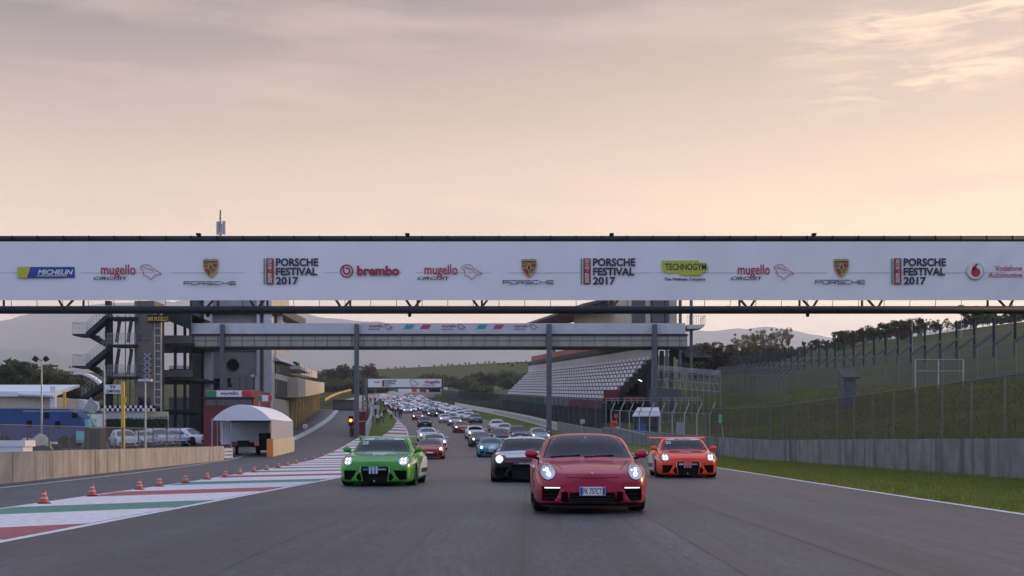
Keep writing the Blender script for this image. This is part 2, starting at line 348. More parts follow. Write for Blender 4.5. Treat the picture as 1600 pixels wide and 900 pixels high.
def asphalt(name, a, b, lanes=True, rough=.5):
    m = bpy.data.materials.new(name); m.use_nodes = True; t = m.node_tree; bs = t.nodes['Principled BSDF']; bs.inputs['Roughness'].default_value = rough
    c = t.nodes.new('ShaderNodeTexCoord'); uv = t.nodes.new('ShaderNodeUVMap')
    def noise(s, d, st=(1,1,1), src=None, r=.6):
        mp = t.nodes.new('ShaderNodeMapping'); mp.inputs['Scale'].default_value = st; t.links.new(src or c.outputs['Object'], mp.inputs[0])
        n = t.nodes.new('ShaderNodeTexNoise'); n.inputs['Scale'].default_value = s; n.inputs['Detail'].default_value = d; n.inputs['Roughness'].default_value = r; t.links.new(mp.outputs[0], n.inputs['Vector']); return n.outputs[0]
    def ramp(s, p0, c0, p1, c1):
        r = t.nodes.new('ShaderNodeValToRGB'); r.color_ramp.elements[0].position = p0; r.color_ramp.elements[0].color = c0; r.color_ramp.elements[1].position = p1; r.color_ramp.elements[1].color = c1; t.links.new(s, r.inputs[0]); return r.outputs[0]
    def mul(x, y, f=1):
        n = t.nodes.new('ShaderNodeMix'); n.data_type = 'RGBA'; n.blend_type = 'MULTIPLY'; n.inputs[0].default_value = f; t.links.new(x, n.inputs[6]); t.links.new(y, n.inputs[7]); return n.outputs[2]
    base = ramp(noise(.35, 6), .3, (*a,1), .7, (*b,1))
    grain = mul(ramp(noise(22, 6, r=.85), .34, (.5,.5,.5,1), .66, (1.6,1.6,1.6,1)), mul(ramp(noise(15, 3, (1,.14,1), r=.75), .38, (.52,.52,.52,1), .62, (1.55,1.55,1.55,1)), ramp(noise(1.3, 5, (1,.5,1), r=.7), .32, (.84,.84,.84,1), .68, (1.16,1.16,1.16,1))))
    col = mul(base, grain, .85)
    if lanes:
        # rubber laid along the driving lines, and the seam between two paving passes
        col = mul(col, ramp(noise(1.1, 4, (1,.012,1), uv.outputs[0]), .35, (.52,.52,.54,1), .66, (1.18,1.18,1.18,1)))
        col = mul(col, ramp(noise(6, 3, (1,.004,1), uv.outputs[0]), .30, (.58,.58,.60,1), .45, (1,1,1,1)))
        s = t.nodes.new('ShaderNodeSeparateXYZ'); t.links.new(uv.outputs[0], s.inputs[0])
        def mm(op, x, y):
            n = t.nodes.new('ShaderNodeMath'); n.operation = op
            for i, v in enumerate((x, y)):
                if isinstance(v, (int, float)): n.inputs[i].default_value = v
                else: t.links.new(v, n.inputs[i])
            return n.outputs[0]
        for u0, wdt, dk in ((5.9, .03, .45), (9.7, .02, .72), (2.6, .015, .75)):
            d = mm('ABSOLUTE', mm('SUBTRACT', s.outputs[0], u0), 0)
            col = mul(col, ramp(mm('DIVIDE', d, wdt*2), .35, (dk,dk,dk,1), .65, (1,1,1,1)))
    t.links.new(col, bs.inputs['Base Color'])
    bn = t.nodes.new('ShaderNodeBump'); bn.inputs['Strength'].default_value = .5; bn.inputs['Distance'].default_value = .006; t.links.new(noise(60, 4, r=.8), bn.inputs['Height']); t.links.new(bn.outputs[0], bs.inputs['Normal'])
    return m
M['track'] = asphalt('track_asphalt', (.030,.036,.044), (.047,.053,.063))
M['pit'] = asphalt('pit_asphalt', (.044,.048,.056), (.066,.070,.079), lanes=False, rough=.6)
# the ground: one sheet, with the step behind the right-hand wall
US = [-900,-500,-350,-300,-260,-220,-180,-140,-100,-70,-45,-30,-20,-12,-6,-3,-.001,.25,1,3,6,9,12,16,20,26,32,40,50,60,75,90,110,140,180,240,400,800]
mb = MB(); n = len(US)
for Y in YS:
    w = Wx(Y)
    for u in US:
        X = w+u; mb.v.append((X, Y, H(X, Y) - (.06 if u < 0 else 0) - (.06 if Y > 200 and u < 0 else 0)))
for i in range(len(YS)-1):
    for j in range(n-1):
        mb.f.append((i*n+j, i*n+j+1, (i+1)*n+j+1, (i+1)*n+j)); mb.m.append(0)
struct(mb.build('ground', 'grass', smooth=True))
def ribbon(name, fl, fr, y0, y1, zo, m, n=1, kind='structure', zs=0.0):
    mb = MB(); ys = [y0] + [y for y in YS if y0 < y < y1] + [y1]
    for a, b in zip(ys, ys[1:]):
        for k in range(n):
            q = []
            uv = []
            for y, t in ((a, k/n), (a, (k+1)/n), (b, (k+1)/n), (b, k/n)):
                x = fl(y)+(fr(y)-fl(y))*t; q.append((x, y, zl(y)+zo+zs*max(0, y))); uv.append((x-fl(y), y))
            mb.quad(*q, uv=uv)
    o = mb.build(name, m); 
    if kind: o['kind'] = kind
    return o
ribbon('track', Lx, Rx, -30, 520, .006, 'track', 6)
struct(ribbon('pit_road', lambda y: Wx(y)-75-.10*max(0,y-130)+ (20 if y > 250 else 0), lambda y: Ox(y) if y < 132 else PWx(y)-.2, -30, 430, .002, 'pit', 4))
ribbon('verge', Rx, lambda y: Wx(y)-.1, -30, 520, .004, 'verge', 2)
ribbon('grass_island', PWx, Lx, 132, 470, .004, 'verge', 2)
ribbon('edge_line', lambda y: Rx(y)-.02, lambda y: Rx(y)+.14, -30, 520, .010, 'paint_line', zs=4e-5)
ribbon('edge_line', lambda y: Lx(y)-.14, lambda y: Lx(y)+.02, -30, 520, .010, 'paint_line', zs=4e-5)
ribbon('pit_exit_line', lambda y: Ox(y)-.12, lambda y: Ox(y), -30, 133, .010, 'paint_line', zs=4e-5)
PLx = tab((-30,-11.5),(25,-12.6),(45,-14.2),(80,-18.6),(100,-21),(134,-24.4),(200,-32),(300,-45),(400,-58))
ribbon('pit_line', PLx, lambda y: PLx(y)+.12, -30, 95, .008, 'paint_line', zs=4e-5)
ribbon('pit_box_band', PLx, lambda y: PLx(y)+1.0, 95, 330, .008, M['concrete_w'], zs=4e-5)
# slanting red, white and green bars between track and pit exit
def edge_y(v, t):
    lo, hi = -29.0, 131.0
    f = lambda y: y - (Ox(y)-.0 + (Lx(y)-.14-Ox(y))*t) - v
    if f(lo) > 0: return lo
    if f(hi) < 0: return hi
    for _ in range(30):
        c = (lo+hi)/2
        if f(c) > 0: hi = c
        else: lo = c
    return lo
v = 0.0; k = 0; bars = {'paint_line': MB(), 'paint_red': MB(), 'paint_green': MB()}
v = 28.2-14.4*2
while v < 150:
    wd = 2.9 if k % 2 == 0 else 4.3
    key = ('paint_green','paint_line','paint_red','paint_line')[k % 4]
    TT = [i/8 for i in range(9)]
    for t0, t1 in zip(TT, TT[1:]):
        q = []
        for t, vv in ((t0, v), (t1, v), (t1, v+wd), (t0, v+wd)):
            y = edge_y(vv, t); q.append((Ox(y)+(Lx(y)-.14-Ox(y))*t, y, zl(y)+.014+4e-5*max(0,y)))
        if q[3][1]-q[0][1] > .02 or q[2][1]-q[1][1] > .02: bars[key].quad(*q, uv=[(0,0)]*4)
    v += wd; k += 1
for key, b_ in bars.items(): struct(b_.build('painted_bars', key))
# rubber left on the road, and scuffs over the painted bars
M['rubber'] = mat('rubbered_asphalt', (.020,.023,.028), .5, var2=(.038,.042,.050), scale=2.5, stretch=(3,.12,1))
M['patch_tar'] = mat('tar_repair', (.016,.018,.021), .45, var=.3, scale=3)
for off, w, y0, y1, wob in ((3.0,.30,-10,160,.10),(4.62,.26,-10,160,.10),(7.6,.34,-5,130,.22),(9.2,.26,-5,130,.22),(11.4,.22,20,190,.3),(2.1,.18,30,190,.2)):
    fx = lambda y, off=off, wob=wob: Lx(y)+off+wob*math.sin(y*.045+off)
    ribbon('rubber_mark', fx, lambda y, fx=fx, w=w: fx(y)+w*(1+.25*math.sin(y*.31)), y0, y1, .0085, 'rubber')
for off, y0, y1 in ((6.35, 17, 24.5), (10.2, 27, 36)):
    ribbon('tar_patch', lambda y, off=off: Lx(y)+off, lambda y, off=off: Lx(y)+off+.07, y0, y1, .0095, 'patch_tar')
# kerb along the grass island
mb = MB(); y = 133.0; k = 0
while y < 205:
    y2 = min(y+6.0, 205)
    a, b2 = Lx(y)-.16, Lx(y2)-.16; w0 = 2.6*max(0, 1-(y-133)/72); w1 = 2.6*max(0, 1-(y2-133)/72)
    z0, z1 = zl(y), zl(y2)
    mb.add([(a,y,z0+.012),(a-w0,y,z0+.09),(b2-w1,y2,z1+.09),(b2,y2,z1+.012),(a-w0,y,z0-.05),(b2-w1,y2,z1-.05)], [(0,1,2,3),(1,4,5,2)], k % 2)
    y = y2; k += 1
struct(mb.build('kerb', ['paint_line','paint_red']))
# far part of the circuit, laid on the ground
def draped(name, pl, pr, m, zo):
    A = [G(*p) for p in pl]; B = [G(*p) for p in pr]; mb = MB()
    for i in range(len(A)-1):
        for k in range(6):
            for j in range(4):
                q = []
                for s, t in ((k/6, j/4), (k/6, (j+1)/4), ((k+1)/6, (j+1)/4), ((k+1)/6, j/4)):
                    p = A[i].lerp(A[i+1], s).lerp(B[i].lerp(B[i+1], s), t); q.append((p.x, p.y, H(p.x, p.y)+zo))
                mb.quad(*q, uv=[(0,0)]*4)
    return struct(mb.build(name, m))
draped('gravel_bed', [(520,637),(540,625),(580,614),(640,608),(700,604)], [(572,640),(582,633),(592,625),(640,614.5),(700,610)], 'gravel', .12)
draped('far_track', [(596,624),(640,614.5),(700,610),(770,605),(860,599)], [(655,624),(690,618),(735,613),(790,608),(865,603)], 'pit', .2)
# rows of grass blades on the near verge
mb = MB(); rg = random.Random(3)
for _ in range(30000):
    y = 17+ (rg.random()**1.6)*75; x = Rx(y)+.16+(rg.random()**1.0)*(Wx(y)-Rx(y)-.3)
    h = .05+.09*rg.random(); a = rg.random()*6.28; w = .012+.012*rg.random(); lx, ly = rg.uniform(-.04,.04), rg.uniform(-.04,.04)
    z = zl(y)
    mb.add([(x-w*math.cos(a),y-w*math.sin(a),z),(x+w*math.cos(a),y+w*math.sin(a),z),(x+lx,y+ly,z+h)], [(0,1,2)])
M['blade'] = mat('grass_blade', (.14,.18,.035), .8, var2=(.23,.23,.06), scale=.8)
leafy(M['blade'], .4)
M['blade'].node_tree.nodes['Principled BSDF'].inputs['Specular IOR Level'].default_value = .2
tag(mb.build('grass', 'blade'), 'short green grass blades along the verge beside the right concrete wall', 'grass', kind='stuff')
# tussocks of longer grass and weeds on the bank
mb = MB()
for _ in range(34000):
    y = 30+(rg.random()**1.4)*130; u = .6+rg.random()*26; x = max(Wx(y), 6)+u; z = H(x, y)
    h = .06+.20*rg.random()**2; w = .015+.025*rg.random(); a = rg.random()*6.28
    mb.add([(x-w*math.cos(a),y-w*math.sin(a),z-.02),(x+w*math.cos(a),y+w*math.sin(a),z-.02),(x+rg.uniform(-.1,.1),y+rg.uniform(-.1,.1),z+h)], [(0,1,2)], 1 if rg.random() < (.85 if 7 < u < 15 else .3) else 0)
M['weed'] = mat('dry_weed', (.12,.085,.045), .9)
tag(mb.build('long_grass', ['blade','weed']), 'long rough grass and brown weeds on the bank behind the right wall', 'grass', kind='stuff')
# mountains
def range_(name, prof, dist, m):
    px = [p[0] for p in prof]; py = [p[1] for p in prof]; mb = MB(); xs = np.arange(prof[0][0], prof[-1][0]+1, 14); rows = [(.55,.05),(.66,.22),(.78,.5),(.9,.82),(1,1),(1.08,.7),(1.2,.1)]
    rn = np.random.RandomState(5)
    amp = [np.interp(xs, np.arange(-900, 2600, 60), rn.rand(59)) for _ in rows]
    fin = [np.interp(xs, np.arange(-900, 2600, 18), rn.rand(195)) for _ in rows]
    for (d, h), q, f in zip(rows, amp, fin):
        for x, a, b in zip(xs, q, f):
            D = dist*(d + (.05*(a-.5) if h < .99 else 0)); top = CH-(np.interp(x, px, py)-HY)*dist/F
            mb.v.append(((x-CX)*D/F, D, 20+(top-20)*(h*(1+(.34*(a-.5) if h < .99 else .03*(a-.5)+.03*(b-.5))))))
    n = len(xs)
    for i in range(len(rows)-1):
        for j in range(n-1): mb.f.append((i*n+j, i*n+j+1, (i+1)*n+j+1, (i+1)*n+j)); mb.m.append(0)
    return struct(mb.build(name, m, smooth=True))
M['forest'] = mat('distant_forest', (.055,.07,.07), .95, var=.35, scale=.004)
range_('mountains', [(-500,540),(-200,520),(0,502),(30,494),(120,480),(250,470),(400,478),(470,488),(520,499),(580,506),(700,508),(850,510),(1000,513),(1090,519),(1160,514),(1220,513),(1270,525),(1320,528),(1400,520),(1600,510),(1900,500),(2200,495)], 9000, 'forest')
range_('hills', [(-500,560),(-200,556),(0,541),(35,547),(70,544),(130,560),(200,572),(330,580),(600,586),(900,588)], 5200, 'forest')
# the evening haze
mb = MB(); mb.box((-9800,-60,-4), (9800,11300,1040)); hz = mb.build('haze', []); hz['kind'] = 'stuff'
hm = bpy.data.materials.new('haze'); hm.use_nodes = True; t = hm.node_tree
for n_ in list(t.nodes): t.nodes.remove(n_)
o_ = t.nodes.new('ShaderNodeOutputMaterial'); pv = t.nodes.new('ShaderNodeVolumePrincipled'); pv.inputs['Color'].default_value = (.90,.94,1.0,1); pv.inputs['Density'].default_value = 1.15e-4; t.links.new(pv.outputs[0], o_.inputs['Volume'])
hz.data.materials.append(hm)
# ================================================================== advertising gantry over the track
GY = 50.0
def gx(px): return (px-CX)*GY/F
def gz(py): return CH-(py-HY)*GY/F
gantry = thing('advertising_gantry', 'long steel gantry across the track carrying a white sponsor banner', 'gantry', (0, GY, 0))
X0, X1 = -25.0, 23.0
mb = MB(); mb.tube((X0,0,gz(373.5)), (X1,0,gz(373.5)), .125, 12); mb.build('upper_tube', 'dark', gantry, True)
mb = MB(); mb.tube((X0,0,gz(484)), (X1,0,gz(484)), .15, 12); mb.build('lower_tube', 'dark', gantry, True)
mb = MB(); mb.tube((X0,2.2,gz(373.5)+.0), (X1,2.2,gz(373.5)), .11, 10); mb.build('rear_upper_tube', 'dark', gantry, True)
mb = MB(); mb.tube((X0,2.2,gz(477)), (X1,2.2,gz(477)), .12, 10); mb.build('rear_lower_tube', 'dark', gantry, True)
nodes_px = [-30, 100, 320, 400, 535, 645, 750, 955, 1170, 1268, 1370, 1575]
for x in nodes_px:
    mb = MB(); b0 = gx(x)
    for s in (-1, 1):
        mb.tube((b0, 0, gz(484)), (b0+s*.62, .5, gz(468)+.5), .05, 6); mb.tube((b0+.25, .1, gz(484)), (b0+.25+s*.75, 2.2, gz(470)), .045, 6)
    mb.tube((b0, 2.2, gz(477)), (b0, 2.2, gz(373)), .05, 6); mb.tube((b0, 0, gz(484)), (b0, 2.2, gz(477)), .045, 6)
    mb.build('truss_strut', 'dark', gantry)
for x in list(range(20, 1600, 40)):
    mb = MB(); X = gx(x); mb.box((X-.02,-.145,gz(379)), (X+.02,.0,gz(369)), 0)
    mb.build('tie_clip', 'black', gantry)
    mb = MB(); mb.tube((X,-.17,gz(470)), (X,-.1,gz(480)), .012, 5); mb.build('lashing', 'black', gantry)
for x in (311, 637, 956, 1272):
    mb = MB(); X = gx(x); mb.tube((X,0,gz(370)), (X,0,gz(366.5)), .03, 6); mb.box((X-.09,-.12,gz(368)), (X+.07,.08,gz(364.8))); mb.build('camera_box', 'black', gantry)
for x in (640, 1262, 325):
    mb = MB(); X = gx(x); mb.tube((X,0,gz(488)), (X,0,gz(490.5)), .03, 6); mb.lathe([(0,-.1),(.06,-.08),(.075,0),(.05,.06),(0,.07)], 10, 0, (X,0,gz(491.5))); mb.build('downward_lamp', 'black', gantry, True)
for X in (-24.4, 22.4):
    mb = MB()
    for yy in (-.1, 2.3):
        for xx in (-.6, .6): mb.tube((X+xx,yy,0), (X+xx,yy,gz(368)), .1, 8)
        for k in range(8): mb.tube((X-.6,yy,k*1.1), (X+.6,yy,k*1.1+1.1), .04, 6)
    mb.build('tower', 'dark', gantry)
# banner: a slightly billowing sheet of vinyl
mb = MB(); nx, nz = 160, 8; by = -.19
def bill(x, t): return by + .02*math.sin(x*1.9+t)*math.sin(math.pi*t)+.012*math.sin(x*5.3-t*4)*math.sin(math.pi*t) + (.03*math.sin((x-t*3)*4.2)*max(0, (x-14)/6) if x > 14 else 0)*math.sin(math.pi*t)
xs_ = np.linspace(gx(-60), gx(1612), nx)
for x in xs_:
    for k in range(nz+1):
        t = k/nz; mb.v.append((x, bill(x, t), gz(470)+(gz(378.6)-gz(470))*t))
for i in range(nx-1):
    for k in range(nz): mb.f.append((i*(nz+1)+k, (i+1)*(nz+1)+k, (i+1)*(nz+1)+k+1, i*(nz+1)+k+1)); mb.m.append(0)
M['vinyl'] = mat('white_vinyl', (.76,.735,.745), .42, var=.03, scale=.5)
ban = mb.build('banner', 'vinyl', gantry, True)
mb = MB(); mb.box((gx(-60), by-.016, gz(427.6)), (gx(1612), by-.013, gz(427.0))); mb.build('seam', M['steel'], ban)
LY = by-.06
INK = {'navy': mat('navy_ink', (.012,.016,.04), .5), 'red': mat('red_ink', (.42,.02,.05), .5), 'blue': mat('blue_ink', (.012,.05,.27), .5), 'lime': mat('lime_ink', (.45,.47,.03), .5), 'green': mat('green_ink', (.02,.20,.10), .5), 'gold': mat('gold_ink', (.42,.30,.09), .5), 'cream': mat('cream_ink', (.7,.68,.6), .5), 'dred': mat('dark_red_ink', (.28,.02,.03), .5), 'bordeaux': mat('maroon_ink', (.30,.02,.06), .5)}
def flat(poly, y, m, parent, name, scale=None):
    """printed patch: polygon in frame pixels at the gantry's distance"""
    mb = MB(); mb.prism([(gx(a), gz(b)) for a, b in poly], y-.003, y+.003); return mb.build(name, m, parent)
def rect(x0, y0, x1, y1): return [(x0,y1),(x1,y1),(x1,y0),(x0,y0)]
def btext(s, x0, x1, y0, y1, ink, bold=0, shear=0, rot90=False, y=None): return text_obj(s, gx(x0), gx(x1), gz(y1), gz(y0), LY-.006 if y is None else y, INK.get(ink, ink), ban, 'lettering', bold, shear, rot90)
def line_path(pts, w, y, m, parent, name):
    mb = MB()
    for a, b in zip(pts, pts[1:]): mb.tube((gx(a[0]),y,gz(a[1])), (gx(b[0]),y,gz(b[1])), w, 6)
    return mb.build(name, m, parent)
def circuit_logo(x0, s=1.0, yo=0):
    btext('mugello', x0, x0+54*s, 414.5+yo, 435+yo, 'red', .012)
    # CIRCUIT lying in perspective under it
    o = btext('CIRCUIT', x0-10*s, x0+40*s, 433.5+yo, 438.5+yo, 'navy', .02)
    zz = [v.co.z for v in o.data.vertices]; c = gx(x0+18*s)
    for v in o.data.vertices: v.co.x += (v.co.z-max(zz))*.55 * (1 if v.co.x < c else -.2)
    tr = [(222,418),(226,415.5),(236,415),(241,420),(255,429),(249,431),(246,430.5),(243,434),(238,438),(235,434),(228,432),(226,424),(222.5,420.5),(222,418)]
    tr2 = [(226,419),(235,421),(243,425)]
    for q in (tr, tr2): line_path([(x0+(a-161)*s, b+yo) for a, b in q], .012, LY-.004, INK['red'], ban, 'circuit_outline')
def shield(xc):
    def q(pts, dy, ink): flat([(xc+a, b) for a, b in pts], LY-dy, INK[ink], ban, 'crest')
    out = [(-12,407),(-6,405.4),(0,406.2),(6,405.4),(12,407),(11.4,419),(9,427),(4,432.6),(0,435),(-4,432.6),(-9,427),(-11.4,419)][::-1]
    q(out, .0, 'gold')
    q([(-10.4,409.5),(10.4,409.5),(10.4,411.5),(-10.4,411.5)][::-1], .008, 'navy')
    q([(.5,413),(10.6,413),(10,419),(.5,419)][::-1], .008, 'dred'); q([(-9.6,421),(-.5,421),(-.5,432),(-4,430)][::-1], .008, 'dred')
    for k in range(3): q([(-10.3,413+k*2.3),(-2,413+k*2.3),(-2,414+k*2.3),(-10.2,414+k*2.3)][::-1], .008, 'navy')
    for k in range(3): q([(1.5,421+k*2.6),(8.6-k*1.6,421+k*2.6),(8.2-k*1.6,422.2+k*2.6),(1.5,422.2+k*2.6)][::-1], .008, 'navy')
    q([(-3.6,414.5),(3.6,414.5),(3.6,421),(0,425.5),(-3.6,421)][::-1], .014, 'gold')
    q([(-.8,416),(1.2,415.5),(1.6,418),(2,422.6),(.8,421.4),(-.8,423),(-1.6,420.5)][::-1], .02, 'navy')
def wordmark(x0, x1, y0, y1, ink='navy'):
    # wide square letters: P O R S C H E, drawn as strokes
    G_ = {'P':[[(0,1),(0,0),(1,0),(1,.55),(0,.55)]], 'O':[[(0,0),(1,0),(1,1),(0,1),(0,0)]], 'R':[[(0,1),(0,0),(1,0),(1,.55),(0,.55)],[(.6,.55),(1,1)]], 'S':[[(1,0),(0,0),(0,.5),(1,.5),(1,1),(0,1)]], 'C':[[(1,0),(0,0),(0,1),(1,1)]], 'H':[[(0,0),(0,1)],[(1,0),(1,1)],[(0,.5),(1,.5)]], 'E':[[(1,0),(0,0),(0,1),(1,1)],[(0,.5),(1,.5)]]}
    w = (x1-x0)/7
    for i, ch in enumerate('PORSCHE'):
        mb = MB()
        for st in G_[ch]:
            for a, b in zip(st, st[1:]):
                mb.tube((gx(x0+i*w+a[0]*w*.8),LY-.004,gz(y0+a[1]*(y1-y0))), (gx(x0+i*w+b[0]*w*.8),LY-.004,gz(y0+b[1]*(y1-y0))), .013, 6)
        mb.build('lettering', INK[ink], ban)
def festival(x0, w=66):
    flat(rect(x0,405,x0+1.8,445.5), LY, INK['green'], ban, 'stripe'); flat(rect(x0+4,405,x0+15.5,445.5), LY, INK['dred'], ban, 'stripe')
    btext('30/09 - 01/10', x0+6.5, x0+13, 407, 443.5, 'cream', .02, 0, True, LY-.012)
    btext('PORSCHE', x0+19, x0+19+w, 404.8, 417.4, 'navy', .035); btext('FESTIVAL', x0+19, x0+19+w*.975, 419.5, 431.8, 'navy', .035); btext('2017', x0+19, x0+19+w*.53, 433.8, 446, 'navy', .035)
flat(rect(31,418.4,120,435.4), LY, INK['blue'], ban, 'name_plate'); flat([(31,435.4),(46,435.4),(52,418.4),(31,418.4)], LY-.008, INK['lime'], ban, 'stripe')
btext('MICHELIN', 63, 118, 422.5, 430.5, 'cream', .03, .25, False, LY-.014); flat(rect(62,431.8,108,432.8), LY-.008, INK['cream'], ban, 'stripe')
circuit_logo(161); shield(331.5); wordmark(290, 373, 441.3, 446); festival(414)
mb = MB(); cx_, cz_ = gx(543), gz(424.8); prof = []
for r0, r1 in ((.26,.205),):
    nn = 40
    for i in range(nn):
        a, b = 2*math.pi*i/nn, 2*math.pi*(i+1)/nn
        mb.quad((cx_+r0*math.cos(a),LY,cz_+r0*math.sin(a)), (cx_+r0*math.cos(b),LY,cz_+r0*math.sin(b)), (cx_+r1*math.cos(b),LY,cz_+r1*math.sin(b)), (cx_+r1*math.cos(a),LY,cz_+r1*math.sin(a)))
        if not (.28 < i/nn < .52): mb.quad((cx_+.15*math.cos(a),LY,cz_+.15*math.sin(a)), (cx_+.15*math.cos(b),LY,cz_+.15*math.sin(b)), (cx_+.085*math.cos(b),LY,cz_+.085*math.sin(b)), (cx_+.085*math.cos(a),LY,cz_+.085*math.sin(a)))
mb.box((cx_-.15,LY-.004,cz_-.05), (cx_-.09,LY+.004,cz_+.19)); mb.build('round_emblem', INK['bordeaux'], ban)
btext('brembo', 559, 625, 416.5, 432, 'bordeaux', .045); circuit_logo(664, .95); shield(826.5); wordmark(786, 867, 439.4, 444.6); festival(907)
flat([(1033,422),(1040,428),(1060,428),(1062,431.5),(1094,431.5),(1096,428),(1103,424),(1106,419),(1101,412),(1092,412),(1090,408.4),(1033,408.4)], LY, INK['lime'], ban, 'name_plate')
btext('TECHNOGYM', 1038, 1102, 413, 423.5, 'navy', .02, 0, False, LY-.01); btext('The Wellness Company', 1037, 1101, 435, 440.8, 'navy', .03)
circuit_logo(1151, .93); shield(1312); wordmark(1272, 1351, 439, 444.8); festival(1390)
def disc(xc, yc, r, y, ink, name):
    mb = MB(); pts = [(xc+r*math.cos(2*math.pi*i/28), yc+r*math.sin(2*math.pi*i/28)) for i in range(28)]; flat(pts[::-1], y, ink, ban, name)
disc(1520.5, 425, 13.2, LY, M['steel'], 'round_emblem'); disc(1520, 424.6, 12.4, LY-.008, INK['cream'], 'round_emblem'); disc(1521, 427, 7.2, LY-.014, INK['red'], 'round_emblem')
flat([(1514.2,425),(1516,418.5),(1521,414),(1526,413),(1522.5,417),(1522,421)][::-1], LY-.014, INK['red'], ban, 'round_emblem')
btext('Vodafone', 1551, 1593, 416, 424.4, 'red', .008); btext('Automotive', 1541, 1593.5, 426.6, 435, 'red', .008)
# ================================================================== covered footbridge
FY = 130.0
fb = thing('footbridge', 'grey covered footbridge spanning the track behind the banner gantry', 'footbridge', (0,0,0))
mb = MB(); pbox(mb, 298, 1071, 505, 521.5, FY, 3.0); mb.build('parapet', M['concrete_w'], fb)
mb = MB(); pbox(mb, 298, 1075, 521.7, 524.5, FY-.12, 3.2); pbox(mb, 298, 1075, 541, 543.3, FY-.1, 3.2); mb.build('beam', 'dark', fb)
mb = MB(); pbox(mb, 298.5, 1074, 524.5, 541, FY+.05, .06); pbox(mb, 298.5, 1074, 524.5, 541, FY+2.9, .06); mb.build('side_panel', 'polycarb', fb)
mb = MB()
for x in range(302, 1074, 19): pbox(mb, x, x+.5, 524.5, 541, FY-.03, .06)
pbox(mb, 298.5, 1074, 531.6, 532.1, FY-.05, .05); mb.build('frame', 'greysteel', fb)
for x, w in ((347, 6), (557, 6.6), (858, 8), (1023, 7.5)):
    mb = MB(); a = P(x-w/2, 505, FY-.5); b = P(x+w/2, 505, FY-.5); zb = H(a.x, FY)-.4
    mb.box((a.x,FY-.62,zb), (b.x,FY-.16,a.z-.1))
    for k in range(0, 9):
        z = zb+1+k*1.1; mb.box((a.x-.04,FY-.66,z), (a.x+.03,FY-.6,z+.06)); mb.box((b.x-.03,FY-.66,z), (b.x+.04,FY-.6,z+.06))
    mb.build('column', 'greysteel', fb)
def ptext(s, x0, x1, y0, y1, Y, ink, parent, bold=.02, shear=0):
    a = P(x0, y1, Y); b = P(x1, y0, Y); return text_obj(s, a.x, b.x, a.z, b.z, Y, INK.get(ink, ink), parent, 'lettering', bold, shear)
for x in (577, 691, 804):
    ptext('mugello', x, x+22, 506.6, 513.2, FY-.02, 'bordeaux', fb); ptext('CIRCUIT', x-2, x+17, 513.4, 515.6, FY-.02, 'navy', fb)
    mb = MB(); tr = [(222,418),(226,415.5),(236,415),(241,420),(255,429),(249,431),(246,430.5),(243,434),(238,438),(235,434),(228,432),(226,424),(222,418)]
    pts = [P(x+24+(a-222)*.37, 506.6+(b-415)*.38, FY-.03) for a, b in tr]
    for a, b in zip(pts, pts[1:]): mb.tube(a, b, .03, 5)
    mb.build('circuit_outline', INK['bordeaux'], fb)
for x, ink in ((630, 'cyan'), (656, 'mag'), (744, 'cyan'), (770, 'mag')):
    mb = MB(); mb.prism([(p.x, p.z) for p in (P(x,514,FY), P(x+13,514,FY), P(x+18,507,FY), P(x+5,507,FY))], FY-.025, FY-.005)
    mb.build('colour_flash', mat('cyan_ink', (.03,.27,.36), .5) if ink == 'cyan' else mat('magenta_ink', (.45,.04,.13), .5), fb)
# ================================================================== race control building, stair tower, pit garages
CY = 138.0
rc = thing('control_building', 'tall grey concrete race control block with a round window beside the pit lane', 'building', (0,0,0))
gb = H(-30, CY)-.5
def zb_(px, y0, Y): return P(px, y0, Y).z
mb = MB(); a = P(318, 402, CY); b = P(405, 402, CY); mb.box((a.x,CY,gb), (b.x,CY+14,a.z)); mb.build('wall', 'concrete', rc)
mb = MB(); a = P(300, 548, CY+4); b = P(318, 548, CY+4); mb.box((a.x,CY+3,gb), (b.x,CY+13,a.z+9)); mb.build('side_wall', 'concrete_d', rc)
mb = MB()
for x0, x1 in ((319, 331), (401, 405.5), (412, 424.5)):
    a = P(x0, 420, CY-.8); b = P(x1, 420, CY-.8); mb.box((a.x,CY-.8,gb), (b.x,CY+.3,a.z))
mb.build('pilaster', M['concrete_w'], rc)
mb = MB(); a = P(405.5, 430, CY+.6); b = P(428, 430, CY+.6); mb.box((a.x,CY+.6,gb), (b.x,CY+9.4,a.z)); mb.build('wall', 'cream', rc)
mb = MB(); c = P(364, 570.5, CY)
for i in range(28):
    t0, t1 = 2*math.pi*i/28, 2*math.pi*(i+1)/28; r = .64
    mb.add([(c.x,CY-.03,c.z), (c.x+r*math.cos(t0),CY-.03,c.z+r*math.sin(t0)), (c.x+r*math.cos(t1),CY-.03,c.z+r*math.sin(t1))], [(0,1,2)])
rw = mb.build('round_window', 'black', rc)
mb = MB()
for i in range(28):
    t0, t1 = 2*math.pi*i/28, 2*math.pi*(i+1)/28
    mb.tube((c.x+.66*math.cos(t0),CY-.04,c.z+.66*math.sin(t0)), (c.x+.66*math.cos(t1),CY-.04,c.z+.66*math.sin(t1)), .05, 5)
mb.build('frame', 'greysteel', rw)
